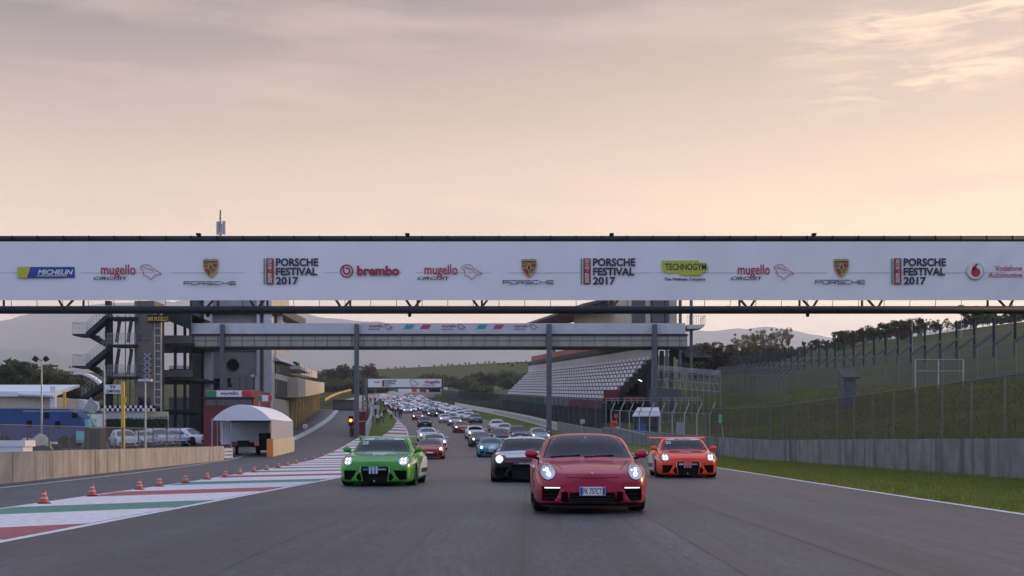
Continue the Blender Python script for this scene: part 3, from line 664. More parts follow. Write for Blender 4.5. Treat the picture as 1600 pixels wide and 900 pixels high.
for x0, x1, y0, y1 in ((333,345,592,612), (356,374,591,612), (385,396,588,612), (333,400,546,549)):
    mb = MB(); pbox(mb, x0, x1, y0, y1, CY-.04, .05); w = mb.build('window', 'dglass' if x0 != 333 or x1 < 350 else 'concrete_d', rc)
    mb = MB(); pbox(mb, x0-.6, x1+.6, y0-.6, y0, CY-.08, .1); pbox(mb, x0-.6, x1+.6, y1, y1+.6, CY-.08, .1); pbox(mb, x0-.6, x0, y0, y1, CY-.08, .1); pbox(mb, x1, x1+.6, y0, y1, CY-.08, .1); mb.build('frame', 'greysteel', w)
mb = MB(); pbox(mb, 392, 398, 585, 589, CY-.3, .25); mb.build('wall_lamp', 'white', rc)
mb = MB(); pbox(mb, 398.5, 404, 588, 616, CY-1.1, .05); mb.build('notice_board', M['concrete_w'], rc)
# terraces with dark glass on the track side
for y0, y1, x1, m in ((492,506,444,'dglass'),(543,549,454,'concrete_w'),(549,560,457,'concrete_w'),(560,583,456,'dglass'),(583,592,453,'concrete_w'),(592,622,452,'dglass')):
    mb = MB(); a = P(420, y1, CY+1.2); b = P(430.5+(x1-452)*.25, y0, CY+1.2); mb.box((a.x,CY+1.2,a.z), (b.x,CY+9.6,b.z)); mb.build('glazing' if m == 'dglass' else 'terrace_parapet', m, rc)
mb = MB(); a = P(420, 562, CY+.5); b = P(434, 556, CY+.5); mb.add([(a.x,CY+.4,b.z),(b.x-.3,CY+.4,b.z),(b.x+.35,CY+.4,b.z-.55),(a.x,CY+.4,b.z-.55),(a.x,CY+9.8,b.z),(b.x-.3,CY+9.8,b.z),(b.x+.35,CY+9.8,b.z-.55),(a.x,CY+9.8,b.z-.55)], [(0,1,2,3),(7,6,5,4),(0,4,5,1),(1,5,6,2),(2,6,7,3)]); mb.build('visor', M['concrete_w'], rc)
mb = MB(); pbox(mb, 318, 440, 478, 490, CY-1, 15); mb.build('roof_slab', 'concrete_d', rc)
mb = MB(); pbox(mb, 428, 441, 494, 507, CY+1.0, .1); mb.build('wall_banner', 'white', rc); mb = MB(); pbox(mb, 428.3, 433, 494, 507, CY+.95, .04); mb.build('colour_flash', 'green', rc)
# aerial on its roof
an = thing('aerial_mast', 'lattice aerial mast with antenna panels rising above the gantry banner', 'aerial', (0,0,0))
Ya = 141.0; c = P(344.5, 368, Ya); zt = P(344, 328, Ya).z; z0 = P(344, 402, Ya).z
mb = MB()
for dx_, dy_ in ((-.22,-.2),(.22,-.2),(0,.25)): mb.tube((c.x+dx_,Ya+dy_,z0), (c.x+dx_*.15,Ya+dy_*.15,zt), .035, 5)
k = z0
while k < zt-.5:
    t = (k-z0)/(zt-z0); s = .22*(1-.85*t); mb.tube((c.x-s,Ya-.15,k), (c.x+s,Ya-.15,k+.45), .022, 4); mb.tube((c.x+s,Ya-.15,k), (c.x-s,Ya-.15,k+.45), .022, 4); k += .45
mb.build('lattice', 'greysteel', an)
for x0, x1, y0, y1 in ((338,342,346,366),(347.5,351.5,345,366),(343,346.5,349,364)):
    mb = MB(); pbox(mb, x0, x1, y0, y1, Ya-.4, .25); mb.build('antenna_panel', M['steel'], an)
# open stair tower and lift shaft
TY = 126.0
st_ = thing('stair_tower', 'open steel fire stairs zigzagging beside the brown lift shaft at left', 'stairs', (0,0,0))
gt = H(-40, TY)-.3
mb = MB(); a = P(164, 470, TY); b = P(172, 470, TY); mb.box((a.x,TY,gt), (b.x,TY+.7,a.z)); mb.build('column', 'dark', st_)
def stair(pa, pb, Y, dep, n, name='flight'):
    mb = MB(); A = P(*pa, Y); B = P(*pb, Y)
    for k in range(n):
        q = A.lerp(B, (k+.5)/n); w = abs(B.x-A.x)/n; mb.box((q.x-w*.6,Y,q.z-.05), (q.x+w*.6,Y+dep,q.z+.03))
    for yy in (Y-.06, Y+dep): mb.bar((A.x,yy,A.z-.1), (B.x,yy,B.z-.1), .08, .42)
    o = mb.build(name, 'dark', st_)
    mb = MB()
    for k in range(n//2+1):
        q = A.lerp(B, k/(n//2)); mb.tube((q.x,Y-.06,q.z), (q.x,Y-.06,q.z+1.1), .022, 4)
    for h in (.4,.75,1.1): mb.tube((A.x,Y-.06,A.z+h), (B.x,Y-.06,B.z+h), .022, 4)
    mb.build('handrail', 'steel', o)
def landing(x0, x1, yy, Y, dep, rail=True):
    mb = MB(); pbox(mb, x0, x1, yy, yy+2.6, Y, dep); o = mb.build('landing', 'dark', st_)
    if rail:
        mb = MB(); n = max(3, int((x1-x0)/2.2))
        for k in range(n+1):
            q = P(x0+(x1-x0)*k/n, yy, Y-.02); mb.tube(q, (q.x, q.y, q.z+1.1), .022, 4)
            if k == 0: mb.tube((q.x,Y,q.z+1.1), (q.x,Y+dep,q.z+1.1), .025, 4)
        for h in (.55, 1.1): A = P(x0,yy,Y-.02); B = P(x1,yy,Y-.02); mb.tube((A.x,A.y,A.z+h), (B.x,B.y,B.z+h), .022, 4)
        mb.build('handrail', 'steel', o)
landing(113, 141, 521.5, TY-1.4, 3.0); landing(113, 141, 571.5, TY-1.4, 3.0)
stair((136,521), (166,494), TY-1.4, 1.3, 12); stair((141,523), (170,540), TY+.3, 1.3, 9); stair((136,571), (166,546), TY-1.4, 1.3, 12); stair((141,573), (172,590), TY+.3, 1.3, 9); stair((128,622), (166,596), TY-1.4, 1.3, 12); stair((128,622),(150,640), TY+.3, 1.3, 9)
landing(168, 212, 538, TY-.9, 3.2); landing(168, 212, 588, TY-.9, 3.2); landing(164, 212, 495, TY-.9, 3.2)
mb = MB()
for x in (176, 184, 196, 203):
    a = P(x, 538, TY+2.4); mb.tube((a.x, TY+2.4, gt), (a.x, TY+2.4, P(x,488,TY).z), .05, 5)
for x, y in ((180,585),(200,585),(182,535),(200,535)):
    A = P(x, y, TY-.5); B = P(x+6, y-40, TY-.5); mb.bar(A, B, .12, .3)
mb.build('brace', 'dark', st_)
lf = thing('lift_shaft', 'brown concrete lift shaft with glazed cross-braced front beside the fire stairs', 'lift tower', (0,0,0))
mb = MB(); a = P(210, 470, TY); b = P(241, 470, TY); mb.box((a.x,TY,gt), (b.x,TY+3.5,a.z)); mb.build('shaft', M['bark'] if False else mat('brown_concrete', (.15,.12,.105), .8, var=.15, scale=1), lf)
for y0 in (514, 553, 563, 573, 585, 598, 619):
    mb = MB(); pbox(mb, 216, 235, y0, y0+(18 if y0 in (514,619) else 8), TY-.05, .06); mb.build('pane', 'dglass', lf)
mb = MB()
for k in range(5):
    for s in (0, 1):
        A = P(225 if s else 236, 552+k*9, TY-.12); B = P(236 if s else 225, 561+k*9, TY-.12); mb.bar(A, B, .12)
mb.build('cross_brace', 'steel', lf)
mb = MB()
for x in (241.5, 251.5): pbox(mb, x-.7, x+.7, 490, 690, TY, .2)
for y in range(500, 690, 12): pbox(mb, 242.2, 250.8, y, y+1.2, TY+.05, .1)
mb.build('glazing_frame', M['cream'], lf)
mb = MB(); pbox(mb, 242.2, 250.8, 490, 690, TY+.2, .1); mb.build('glazing', 'dglass', lf)
ptext('BAR MUGELLO', 231, 262, 494.5, 501.5, TY-.4, M['yellow'], lf, .02)
mb = MB(); pbox(mb, 230, 263, 492, 503, TY-.35, .2); mb.build('name_board', 'black', lf)
# open deck between lift shaft and control block
dk = thing('spectator_deck', 'open concrete viewing decks on thin columns between lift shaft and control block', 'deck', (0,0,0))
for y0, y1, ft in ((536,545,524), (589,597,578), (640,648,0)):
    mb = MB(); pbox(mb, 210, 303, y0, y0+5, TY+3.6, 10); mb.build('slab', 'dark', dk)
    if ft: mb = MB(); pbox(mb, 252, 300, ft, y0-.4, TY+3.5, .25); mb.build('parapet', 'concrete_d', dk)
for x in (273, 288, 297):
    mb = MB(); a = P(x-1.6, 490, TY+4.2); b = P(x+1.6, 490, TY+4.2); mb.box((a.x,TY+4.2,gt), (b.x,TY+4.6,a.z)); mb.build('column', 'dark', dk)
mb = MB(); A = P(238, 492, TY+3.5); B = P(300, 516, TY+3.5); mb.add([(A.x,TY+3.2,A.z),(B.x,TY+3.2,B.z),(B.x,TY+3.2,B.z+1.6),(A.x,TY+3.2,A.z+.5),(A.x,TY+14,A.z),(B.x,TY+14,B.z),(B.x,TY+14,B.z+1.6),(A.x,TY+14,A.z+.5)], [(0,1,2,3),(7,6,5,4),(0,4,5,1),(3,2,6,7)]); mb.build('sloping_roof', 'dark', dk)
# chequered fascia and lower rooms
ck = thing('chequered_fascia', 'low white hall with a black and white chequered band below the fire stairs', 'building', (0,0,0))
mb = MB(); pbox(mb, 160, 226, 641, 690, TY-4, 5); mb.build('wall', M['concrete_w'], ck)
mb = MB()
for i in range(21):
    for j in range(2):
        if (i+j) % 2 == 0: pbox(mb, 158+i*4, 162+i*4, 633.5+j*4.5, 638+j*4.5, TY-4.2, .1, 0)
        else: pbox(mb, 158+i*4, 162+i*4, 633.5+j*4.5, 638+j*4.5, TY-4.2, .1, 1)
mb.build('chequer_band', ['black','white'], ck)
mb = MB(); pbox(mb, 226, 262, 643, 668, TY-3.8, .3); mb.build('side_wall', 'cream', ck)
# pit garages receding along the pit lane
pg = thing('pit_garages', 'long low pit garage building with yellow columns and a red white and green terrace banner', 'building', (0,0,0))
A0 = Vector((-27.6,150,0)); B0 = Vector((-48.8,302,0)); dr = (B0-A0).normalized(); nrm = Vector((dr.y,-dr.x,0)); Lg = (B0-A0).length
def gpt(s, off, h):
    p = A0+dr*s+nrm*off; return (p.x, p.y, zl(p.y)+h)
def slab(mbx, s0, s1, o0, o1, h0, h1, mi=0, n=1):
    for i in range(n):
        a, b = s0+(s1-s0)*i/n, s0+(s1-s0)*(i+1)/n
        mbx.add([gpt(a,o0,h0),gpt(b,o0,h0),gpt(b,o1,h0),gpt(a,o1,h0),gpt(a,o0,h1),gpt(b,o0,h1),gpt(b,o1,h1),gpt(a,o1,h1)], [(0,3,2,1),(4,5,6,7),(0,1,5,4),(1,2,6,5),(2,3,7,6),(3,0,4,7)], mi)
mb = MB(); slab(mb, 0, Lg, -14, -.6, -.5, 4.0, 0, 10); mb.build('garage_wall', 'concrete_d', pg)
mb = MB(); slab(mb, -4, Lg, -1.2, .9, 4.02, 6.3, 0, 12); mb.build('terrace_parapet', 'cream', pg)
mb = MB(); slab(mb, 0, Lg, -14, -1.6, 6.32, 7.3, 0, 12); mb.build('glazing', 'dglass', pg)
mb = MB(); slab(mb, 0, 42, -14, 1.0, 7.32, 7.7, 0, 6); mb.build('canopy', M['concrete_w'], pg)
for k in range(13):
    mb = MB(); s = 4+k*(Lg-5)/12.5; slab(mb, s, s+.8, -.3, -.1, -.5, 4.0); mb.build('column', 'yellow', pg)
mb = MB(); k = 0; s = 44
while s < Lg-1:
    slab(mb, s, s+5, -1.0, -.8, 7.32, 8.9, (0,1,2,1)[k % 4]); s += 5; k += 1
mb.build('terrace_banner', ['green','white','redbright'], pg)
mb = MB()
for k in range(50):
    s = 46+k*2.1; a = gpt(s, -1.6, 8.5); mb.tube(a, (a[0],a[1],a[2]+.7), .25, 6)
mb.build('terrace_planting', 'cloth_dark', pg)
# red hospitality cabin
hc = thing('hospitality_cabin', 'dark red two-storey cabin with a green white and red circuit banner by the pit lane', 'cabin', (0,0,0))
HYc = 107.0; hb = H(-25,HYc)-.3
mb = MB(); a = P(318,609,HYc); b = P(396,609,HYc); mb.box((a.x,HYc,hb), (b.x,HYc+7,a.z)); mb.build('wall', 'red', hc)
mb = MB(); pbox(mb, 322, 394, 624, 634, HYc-.05, .06); mb.build('window', 'dglass', hc)
mb = MB(); pbox(mb, 316, 397, 620.4, 623.6, HYc-.6, .6); mb.build('canopy', 'dark', hc)
bn_ = MB(); pbox(bn_, 321, 395, 610, 620, HYc-.35, .06); bo = bn_.build('banner', 'white', hc)
mb = MB(); pbox(mb, 321, 338, 610.3, 619.7, HYc-.38, .02, 0); pbox(mb, 378, 395, 610.3, 619.7, HYc-.38, .02, 1); mb.build('colour_flash', ['green','redbright'], bo)
ptext('mugello', 345, 372, 611.5, 618.5, HYc-.39, 'bordeaux', bo)
sb = thing('pit_banner', 'small green white and red banner board standing between the red cabin and the white tent', 'banner', (0,0,0))
mb = MB(); pbox(mb, 403, 425, 617.5, 627, HYc-3, .08); mb.build('board', 'white', sb)
mb = MB(); pbox(mb, 403, 409, 617.8, 626.7, HYc-3.03, .02, 0); pbox(mb, 419, 425, 617.8, 626.7, HYc-3.03, .02, 1); mb.build('colour_flash', ['green','redbright'], sb)
mb = MB()
for x in (404.5, 423.5): a = P(x, 627, HYc-3); mb.tube((a.x,HYc-2.9,hb), (a.x,HYc-2.9,a.z+.5), .05, 6)
mb.build('post', 'steel', sb)
# white tent
tt = thing('pit_tent', 'white arched canvas tent beside the pit lane with an orange corner pad', 'tent', (0,0,0))
TYa, TYb = 86.0, 97.0
def arch(t): return math.sin(math.pi*t)**.8
aL, aR = P(331,657,TYa), P(424,655,TYa); top = P(380,632,TYa).z
bL = aL.x-1.4; bR = aR.x-.55
mb = MB(); n = 16; m_ = 6
for j in range(m_+1):
    s = j/m_; Y = TYa+(TYb-TYa)*s
    for i in range(n+1):
        t = i/n; mb.v.append((aL.x+(bL-aL.x)*s+(aR.x+(bR-aR.x)*s-aL.x-(bL-aL.x)*s)*t, Y, aL.z+.12*s+(top-aL.z)*arch(t)))
for j in range(m_):
    for i in range(n): q = j*(n+1)+i; mb.f.append((q,q+1,q+n+2,q+n+1)); mb.m.append(0)
mb.f.append(tuple(range(n,-1,-1))); mb.m.append(0)
mb.build('roof', 'canvas', tt)
mb = MB(); g0 = H(aR.x, TYa)-.1; g1 = H(aR.x, TYb)-.1
mb.add([(aR.x,TYa,g0+1.15),(bR,TYb,g1+1.15),(bR,TYb,aR.z),(aR.x,TYa,aR.z),(aR.x-.05,TYa,g0+1.15),(bR-.05,TYb,g1+1.15),(bR-.05,TYb,aR.z),(aR.x-.05,TYa,aR.z)], [(0,1,2,3),(7,6,5,4),(0,3,7,4),(1,5,6,2)]); mb.build('side_curtain', mat('grey_canvas', (.34,.34,.37), .7, var=.1, scale=3, stretch=(1,6,1)), tt)
mb = MB(); mb.add([(aR.x+.1,TYa,g0),(bR+.1,TYb,g1),(bR+.1,TYb,g1+1.2),(aR.x+.1,TYa,g0+1.2),(aR.x-.25,TYa,g0),(bR-.25,TYb,g1),(bR-.25,TYb,g1+1.2),(aR.x-.25,TYa,g0+1.2)], [(0,1,2,3),(7,6,5,4),(0,3,7,4),(1,5,6,2),(3,2,6,7)]); mb.build('side_wall', 'cream', tt)
mb = MB(); mb.box((aR.x-.28,TYa-.16,g0), (aR.x+.14,TYa-.01,g0+1.3)); mb.build('corner_pad', mat('faded_orange_pad', (.72,.22,.05), .6), tt)
for x in (331.5, 340, 361):
    mb = MB(); a = P(x, 656, TYa+(0 if x < 335 else 3 if x < 350 else .3)); mb.tube((a.x,a.y,H(a.x,a.y)-.2), (a.x,a.y,a.z+.05), .05, 6); mb.build('pole', 'steel', tt)
mb = MB(); pbox(mb, 344, 420, 659, 690, TYa+8.5, .06); mb.build('rear_wall', M['concrete_w'], tt)
mb = MB(); pbox(mb, 362, 424, 655.5, 660, TYa+.2, .15); mb.build('front_beam', 'dark', tt)
# things stored in the tent
def prop(name, label, cat, fn, mats, group=None, smooth=False):
    mb = MB(); fn(mb); return tag(mb.build(name, mats, smooth=smooth), label, cat, group)
def f(mb):
    a = P(366,700,TYa+4); b = P(388,685,TYa+4); z = H(a.x,TYa+4); mb.box((a.x,a.y,z+.55), (b.x+.6,a.y+.9,z+.63)); 
    for xx in (a.x+.05, b.x+.5): mb.box((xx,a.y+.05,z), (xx+.06,a.y+.85,z+.55))
    mb.box((a.x+.2,a.y+.1,z+.63), (a.x+.9,a.y+.7,z+1.0)); mb.box((a.x+1.0,a.y+.2,z+.63), (a.x+1.3,a.y+.6,z+.85))
prop('work_table', 'dark work table loaded with boxes inside the white tent', 'table', f, 'cloth_dark')
def f(mb):
    a = P(400,700,TYa+5); z = H(a.x,TYa+5)
    mb.box((a.x,a.y,z+.25), (a.x+1.5,a.y+1.2,z+.5)); mb.box((a.x+.1,a.y+.5,z+.5), (a.x+1.4,a.y+1.15,z+1.5)); 
    for xx in (.15,1.2): mb.lathe([(0,-.1),(.25,-.1),(.25,.1),(0,.1)], 12, 0, (a.x+xx,a.y+.1,z+.25), 'x')
prop('tool_trolley', 'black wheeled tool trolley standing inside the white tent', 'trolley', f, 'black')
def f(mb):
    a = P(352,697,TYa+1.5); z = H(a.x,TYa+1.5); mb.lathe([(.0,.0),(.13,0),(.18,.36),(.17,.38),(.15,.36),(.12,.03),(0,.03)], 14, 0, (a.x,a.y,z))
prop('bucket', 'small white bucket on the ground under the front of the tent', 'bucket', f, 'white', smooth=True)
def f(mb):
    n = 14; a = P(345,660,TYa+2.5); b = P(362,660,TYa+2.5)
    for i in range(n):
        for t, w in ((i/n,0),):
            x0 = a.x+(b.x-a.x)*i/n; x1 = a.x+(b.x-a.x)*(i+1)/n; y0 = a.y+.08*math.sin(i*1.7); y1 = a.y+.08*math.sin((i+1)*1.7)
            mb.quad((x0,y0,a.z-1.5), (x1,y1,a.z-1.55), (x1,y1,a.z), (x0,y0,a.z)); mb.quad((x0,y0+.02,a.z), (x1,y1+.02,a.z), (x1,y1+.02,a.z-1.55), (x0,y0+.02,a.z-1.5))
prop('hanging_sheet', 'pale blue-white plastic sheet hanging at the left of the tent opening', 'sheet', f, M['canvas'])
# ================================================================== cars
# stations along a car: distance from the nose, bottom height, then eleven half-section points (x, z) from sill to centre line
def half(w, zb, hip, sh, pts): return dict(w=w, zb=zb, hip=hip, sh=sh, pts=pts)
ST = [
 (0.00, [(0,.20),(.40,.20),(.54,.20),(.60,.27),(.62,.42),(.60,.52),(.55,.575),(.45,.60),(.34,.615),(.24,.622),(.12,.63),(0,.632)]),
 (0.10, [(0,.13),(.55,.13),(.76,.14),(.81,.24),(.82,.42),(.80,.555),(.73,.635),(.60,.665),(.46,.665),(.32,.668),(.16,.678),(0,.682)]),
 (0.38, [(0,.12),(.60,.12),(.84,.13),(.90,.24),(.91,.45),(.895,.60),(.85,.70),(.71,.755),(.55,.725),(.38,.722),(.19,.735),(0,.74)]),
 (0.72, [(0,.12),(.60,.12),(.87,.13),(.92,.22),(.935,.46),(.92,.64),(.875,.755),(.735,.818),(.57,.775),(.40,.775),(.20,.79),(0,.795)]),
 (1.10, [(0,.12),(.60,.12),(.87,.13),(.92,.22),(.935,.46),(.925,.66),(.88,.775),(.75,.835),(.60,.795),(.42,.795),(.21,.81),(0,.815)]),
 (1.42, [(0,.12),(.60,.12),(.86,.13),(.90,.22),(.915,.46),(.915,.67),(.87,.80),(.785,.845),(.735,.845),(.52,.85),(.26,.868),(0,.873)]),
 (1.78, [(0,.12),(.60,.12),(.86,.13),(.90,.22),(.91,.46),(.91,.68),(.86,.83),(.80,.89),(.755,.985),(.69,1.06),(.35,1.10),(0,1.11)]),
 (2.16, [(0,.12),(.60,.12),(.86,.13),(.90,.22),(.91,.46),(.91,.69),(.86,.84),(.81,.90),(.745,1.08),(.665,1.235),(.34,1.28),(0,1.285)]),
 (2.50, [(0,.12),(.60,.12),(.86,.13),(.90,.22),(.91,.46),(.915,.69),(.865,.84),(.81,.90),(.745,1.09),(.655,1.25),(.33,1.30),(0,1.305)]),
 (3.00, [(0,.12),(.60,.12),(.87,.13),(.92,.22),(.93,.46),(.935,.69),(.885,.84),(.80,.90),(.72,1.06),(.61,1.19),(.31,1.245),(0,1.255)]),
 (3.50, [(0,.12),(.60,.12),(.89,.14),(.945,.24),(.955,.48),(.95,.70),(.90,.83),(.77,.895),(.62,.98),(.50,1.05),(.26,1.085),(0,1.095)]),
 (4.00, [(0,.15),(.60,.16),(.87,.18),(.935,.28),(.945,.48),(.935,.68),(.87,.80),(.74,.85),(.60,.88),(.46,.91),(.24,.93),(0,.935)]),
 (4.38, [(0,.22),(.55,.22),(.76,.24),(.84,.32),(.86,.48),(.84,.64),(.78,.74),(.66,.78),(.52,.80),(.38,.81),(.2,.815),(0,.82)]),
 (4.55, [(0,.30),(.40,.30),(.56,.31),(.64,.36),(.66,.47),(.64,.58),(.58,.64),(.48,.665),(.38,.675),(.26,.68),(.14,.682),(0,.685)])]
CF, CR, LEN = 1.02, 3.47, 4.55     # axle positions from the nose
def stations(kind):
    S = []
    for d, p in ST:
        q = []
        for j, (x, z) in enumerate(p):
            if kind == 'cup':          # wider arches, lower and flatter
                k = 1+.045*max(0, 1-abs(d-CF)/.9) + .07*max(0, 1-abs(d-CR)/1.0) + .015
                if 2 <= j <= 7: x *= k
                if j <= 2: z = max(.07, z-.05)
            if kind == 'old':          # upright narrow early type
                x *= .93; z *= 1.02
                if d < .2 and j >= 5: z *= .96
            if kind == 'saloon':       # squarer nose and boot
                if j >= 5 and d < 1.4: z = z+.06*(1-d/1.5)
                if j >= 7 and d > 3.2: z = min(z, .97-.06*(d-3.2))
                if 8 <= j and 1.6 < d < 3.3: z += .09
                if d > 4.2 and j >= 5: z += .1
            if kind == 'hatch':
                if j >= 5 and d < 1.4: z = z+.14*(1-d/2.2)
                if 8 <= j and 1.3 < d: z += .20+(.16 if d > 3.1 and d < 4.3 else 0)
                if d > 3.9 and j >= 8: z += .25
                if 5 <= j <= 7 and d > 1.4: z += .08
            if kind == 'roadster':
                if j >= 8 and d > 1.6: z = .90+(z-.90)*(.82 if d < 3.1 else .5)
            q.append((x, z))
        S.append((d, q))
    return S
def body_bm(kind, levels):
    S = stations(kind); n = len(S[0][1]); ring = 2*n-2; mb = MB()
    for d, p in S:
        y = d-LEN/2
        for x, z in p: mb.v.append((x, y, z))
        for x, z in p[-2:0:-1]: mb.v.append((-x, y, z))
    for i in range(len(S)-1):
        for j in range(ring):
            a, b = i*ring+j, i*ring+(j+1) % ring
            mb.f.append((a, b, b+ring, a+ring)); mb.m.append(0)
    for base, flip in ((0, False), ((len(S)-1)*ring, True)):
        for j in range(n-1):
            a, b = base+j, base+j+1
            c, d_ = base+(ring-j) % ring, base+(ring-j-1) % ring
            q = [a, b, d_, c]; q = [v for i, v in enumerate(q) if v not in q[:i]]
            mb.f.append(tuple(q if flip else q[::-1])); mb.m.append(0)
    o = mb.build('body', 'white', smooth=True)
    m = o.modifiers.new('s', 'SUBSURF'); m.levels = levels; m.render_levels = levels
    bake(o)
    for p in o.data.polygons: p.use_smooth = True
    return o
def bvh_of(o):
    me = o.data
    return BVHTree.FromPolygons([v.co.copy() for v in me.vertices], [tuple(p.vertices) for p in me.polygons])
def patch(bvh, poly, name, m, parent, step=.05, off=.004, axis='front', smooth=True):
    """panel lying on the bodywork: outline given in the front (x,z), side (y,z) or top (x,y) view"""
    bm = bmesh.new(); vs = [bm.verts.new((a, b, 0)) for a, b in poly]; bm.faces.new(vs)
    for ax in (0, 1):
        lo = min(p[ax] for p in poly); hi = max(p[ax] for p in poly); k = lo+step
        while k < hi-1e-4:
            no = (1,0,0) if ax == 0 else (0,1,0); co = (k,0,0) if ax == 0 else (0,k,0)
            bmesh.ops.bisect_plane(bm, geom=bm.verts[:]+bm.edges[:]+bm.faces[:], plane_co=co, plane_no=no); k += step
    dirv = {'front':Vector((0,1,0)), 'left':Vector((1,0,0)), 'right':Vector((-1,0,0)), 'top':Vector((0,0,-1))}[axis]
    bad = []
    for v in bm.verts:
        a, b = v.co.x, v.co.y
        o = {'front':Vector((a,-5,b)), 'left':Vector((-5,a,b)), 'right':Vector((5,a,b)), 'top':Vector((a,b,5))}[axis]
        hit, nr, _, _ = bvh.ray_cast(o, dirv)
        if hit is None: bad.append(v); continue
        v.co = hit - dirv*off
    if bad: bmesh.ops.delete(bm, geom=bad, context='VERTS')
    bmesh.ops.recalc_face_normals(bm, faces=bm.faces)
    for f in bm.faces:
        f.smooth = smooth
    if bm.faces and sum((f.normal.dot(dirv) for f in bm.faces)) > 0: bmesh.ops.reverse_faces(bm, faces=bm.faces)
    me = bpy.data.meshes.new(name); bm.to_mesh(me); bm.free()
    me.materials.append(M[m] if isinstance(m, str) else m)
    o = bpy.data.objects.new(name, me); COL.objects.link(o); o.parent = parent
    return o
def ring_patch(bvh, poly, k, c, name, m, parent, off=.003):
    mb = MB(); n = len(poly); ok = True
    def hit(x, z):
        h = bvh.ray_cast(Vector((x,-5,z)), Vector((0,1,0)))[0]
        return (h.x, h.y-off, h.z) if h else None
    out = [(c[0]+(x-c[0])*k, c[1]+(z-c[1])*k) for x, z in poly]
    dense = lambda P_: [(P_[i][0]+(P_[(i+1)%n][0]-P_[i][0])*t/4, P_[i][1]+(P_[(i+1)%n][1]-P_[i][1])*t/4) for i in range(n) for t in range(4)]
    A, B = [hit(*p) for p in dense(poly)], [hit(*p) for p in dense(out)]; N_ = len(A)
    for i in range(N_):
        q = (A[i], A[(i+1)%N_], B[(i+1)%N_], B[i])
        if None not in q: mb.quad(*q)
    return mb.build(name, m, parent)
def ell(cx, cz, rx, rz, n=20): return [(cx+rx*math.cos(2*math.pi*i/n), cz+rz*math.sin(2*math.pi*i/n)) for i in range(n)]
def mir(p): return [(-x, z) for x, z in p][::-1]
def cut(o, prisms):
    """cut openings out of the bodywork; the cut faces come out black"""
    for mbx in prisms:
        c = mbx.build('cutter', 'black'); m = o.modifiers.new('b', 'BOOLEAN'); m.object = c; m.operation = 'DIFFERENCE'; m.solver = 'EXACT'
        try: m.material_mode = 'TRANSFER'
        except Exception: pass
        bake(o); me = c.data; bpy.data.objects.remove(c); bpy.data.meshes.remove(me)
def taper(poly, y0, y1, k=1.0, c=(0,0)):
    mb = MB(); n = len(poly)
    mb.add([(x,y0,z) for x,z in poly]+[((x-c[0])*k+c[0],y1,(z-c[1])*k+c[1]) for x,z in poly], [tuple(range(n)), tuple(range(2*n-1,n-1,-1))]+[(i,n+i,n+(i+1)%n,(i+1)%n) for i in range(n)])
    return mb
WS = [(-.725,.870),(-.50,.880),(-.25,.893),(0,.898),(.25,.893),(.50,.880),(.725,.870),(.668,1.03),(.595,1.175),(.545,1.212),(.40,1.232),(.2,1.243),(0,1.247),(-.2,1.243),(-.40,1.232),(-.545,1.212),(-.595,1.175),(-.668,1.03)]
SIDEW = [(-.42,.93),(-.30,1.00),(-.05,1.15),(.10,1.19),(.55,1.195),(.95,1.12),(1.32,.98),(1.25,.93)]
WINDOW = glass_mat('car_window_glass', (.50,.57,.62), -.012)
def wheels(root, kind, w=.26, x=.79, r=.335, rim='rim'):
    for sx_ in (-1, 1):
        for d in (CF, CR):
            c = (sx_*x, d-LEN/2, r); mb = MB()
            mb.lathe([(r*.68,-w/2),(r*.93,-w/2),(r*.985,-w/2+.03),(r,-w/2+.06),(r,w/2-.06),(r*.985,w/2-.03),(r*.93,w/2),(r*.68,w/2)], 28, 0, c, 'x')
            t = mb.build('wheel', 'tyre', root, True)
            mb = MB(); xo = sx_*(w/2-.03)
            mb.lathe([(r*.70,-w/2+.02),(r*.66,-w/2+.05),(r*.60,w/2-.05) if sx_ > 0 else (r*.60,-w/2+.06),(r*.66,w/2-.05),(r*.70,w/2-.02)], 24, 0, c, 'x')
            for k in range(10):
                a = 2*math.pi*k/10; A = Vector((c[0]+xo, c[1]+.04*math.cos(a), c[2]+.04*math.sin(a))); B = Vector((c[0]+xo-sx_*.02, c[1]+r*.66*math.cos(a), c[2]+r*.66*math.sin(a)))
                mb.bar(A, B, .03, .03)
            mb.lathe([(0,-.03),(.05,-.03),(.05,.03),(0,.03)], 12, 0, (c[0]+xo,c[1],c[2]), 'x')
            mb.build('rim', rim, t)
def mirrors(root, m, y=-.62, x=.90, z=.935, r=.1):
    for s in (-1, 1):
        mb = MB(); pf = [(0,-.075),(.045,-.07),(.075,-.04),(.085,0),(.075,.045),(.05,.07),(0,.075)]
        o = MB(); vs = []
        o.lathe([(0,-1),(.5,-.86),(.86,-.5),(1,0),(.86,.5),(.5,.86),(0,1)], 14, 0, (0,0,0), 'x')
        o.v = [(s*(x+.04)+a*.115, y+b*.075, z+c*.078*(1+.15*s*a)) for a, b, c in o.v]
        h = o.build('mirror', m, root, True)
        mb = MB(); mb.tube((s*(x-.14), y+.03, z-.10), (s*(x+.01), y+.01, z-.055), .022, 6); mb.build('stalk', 'black', h)
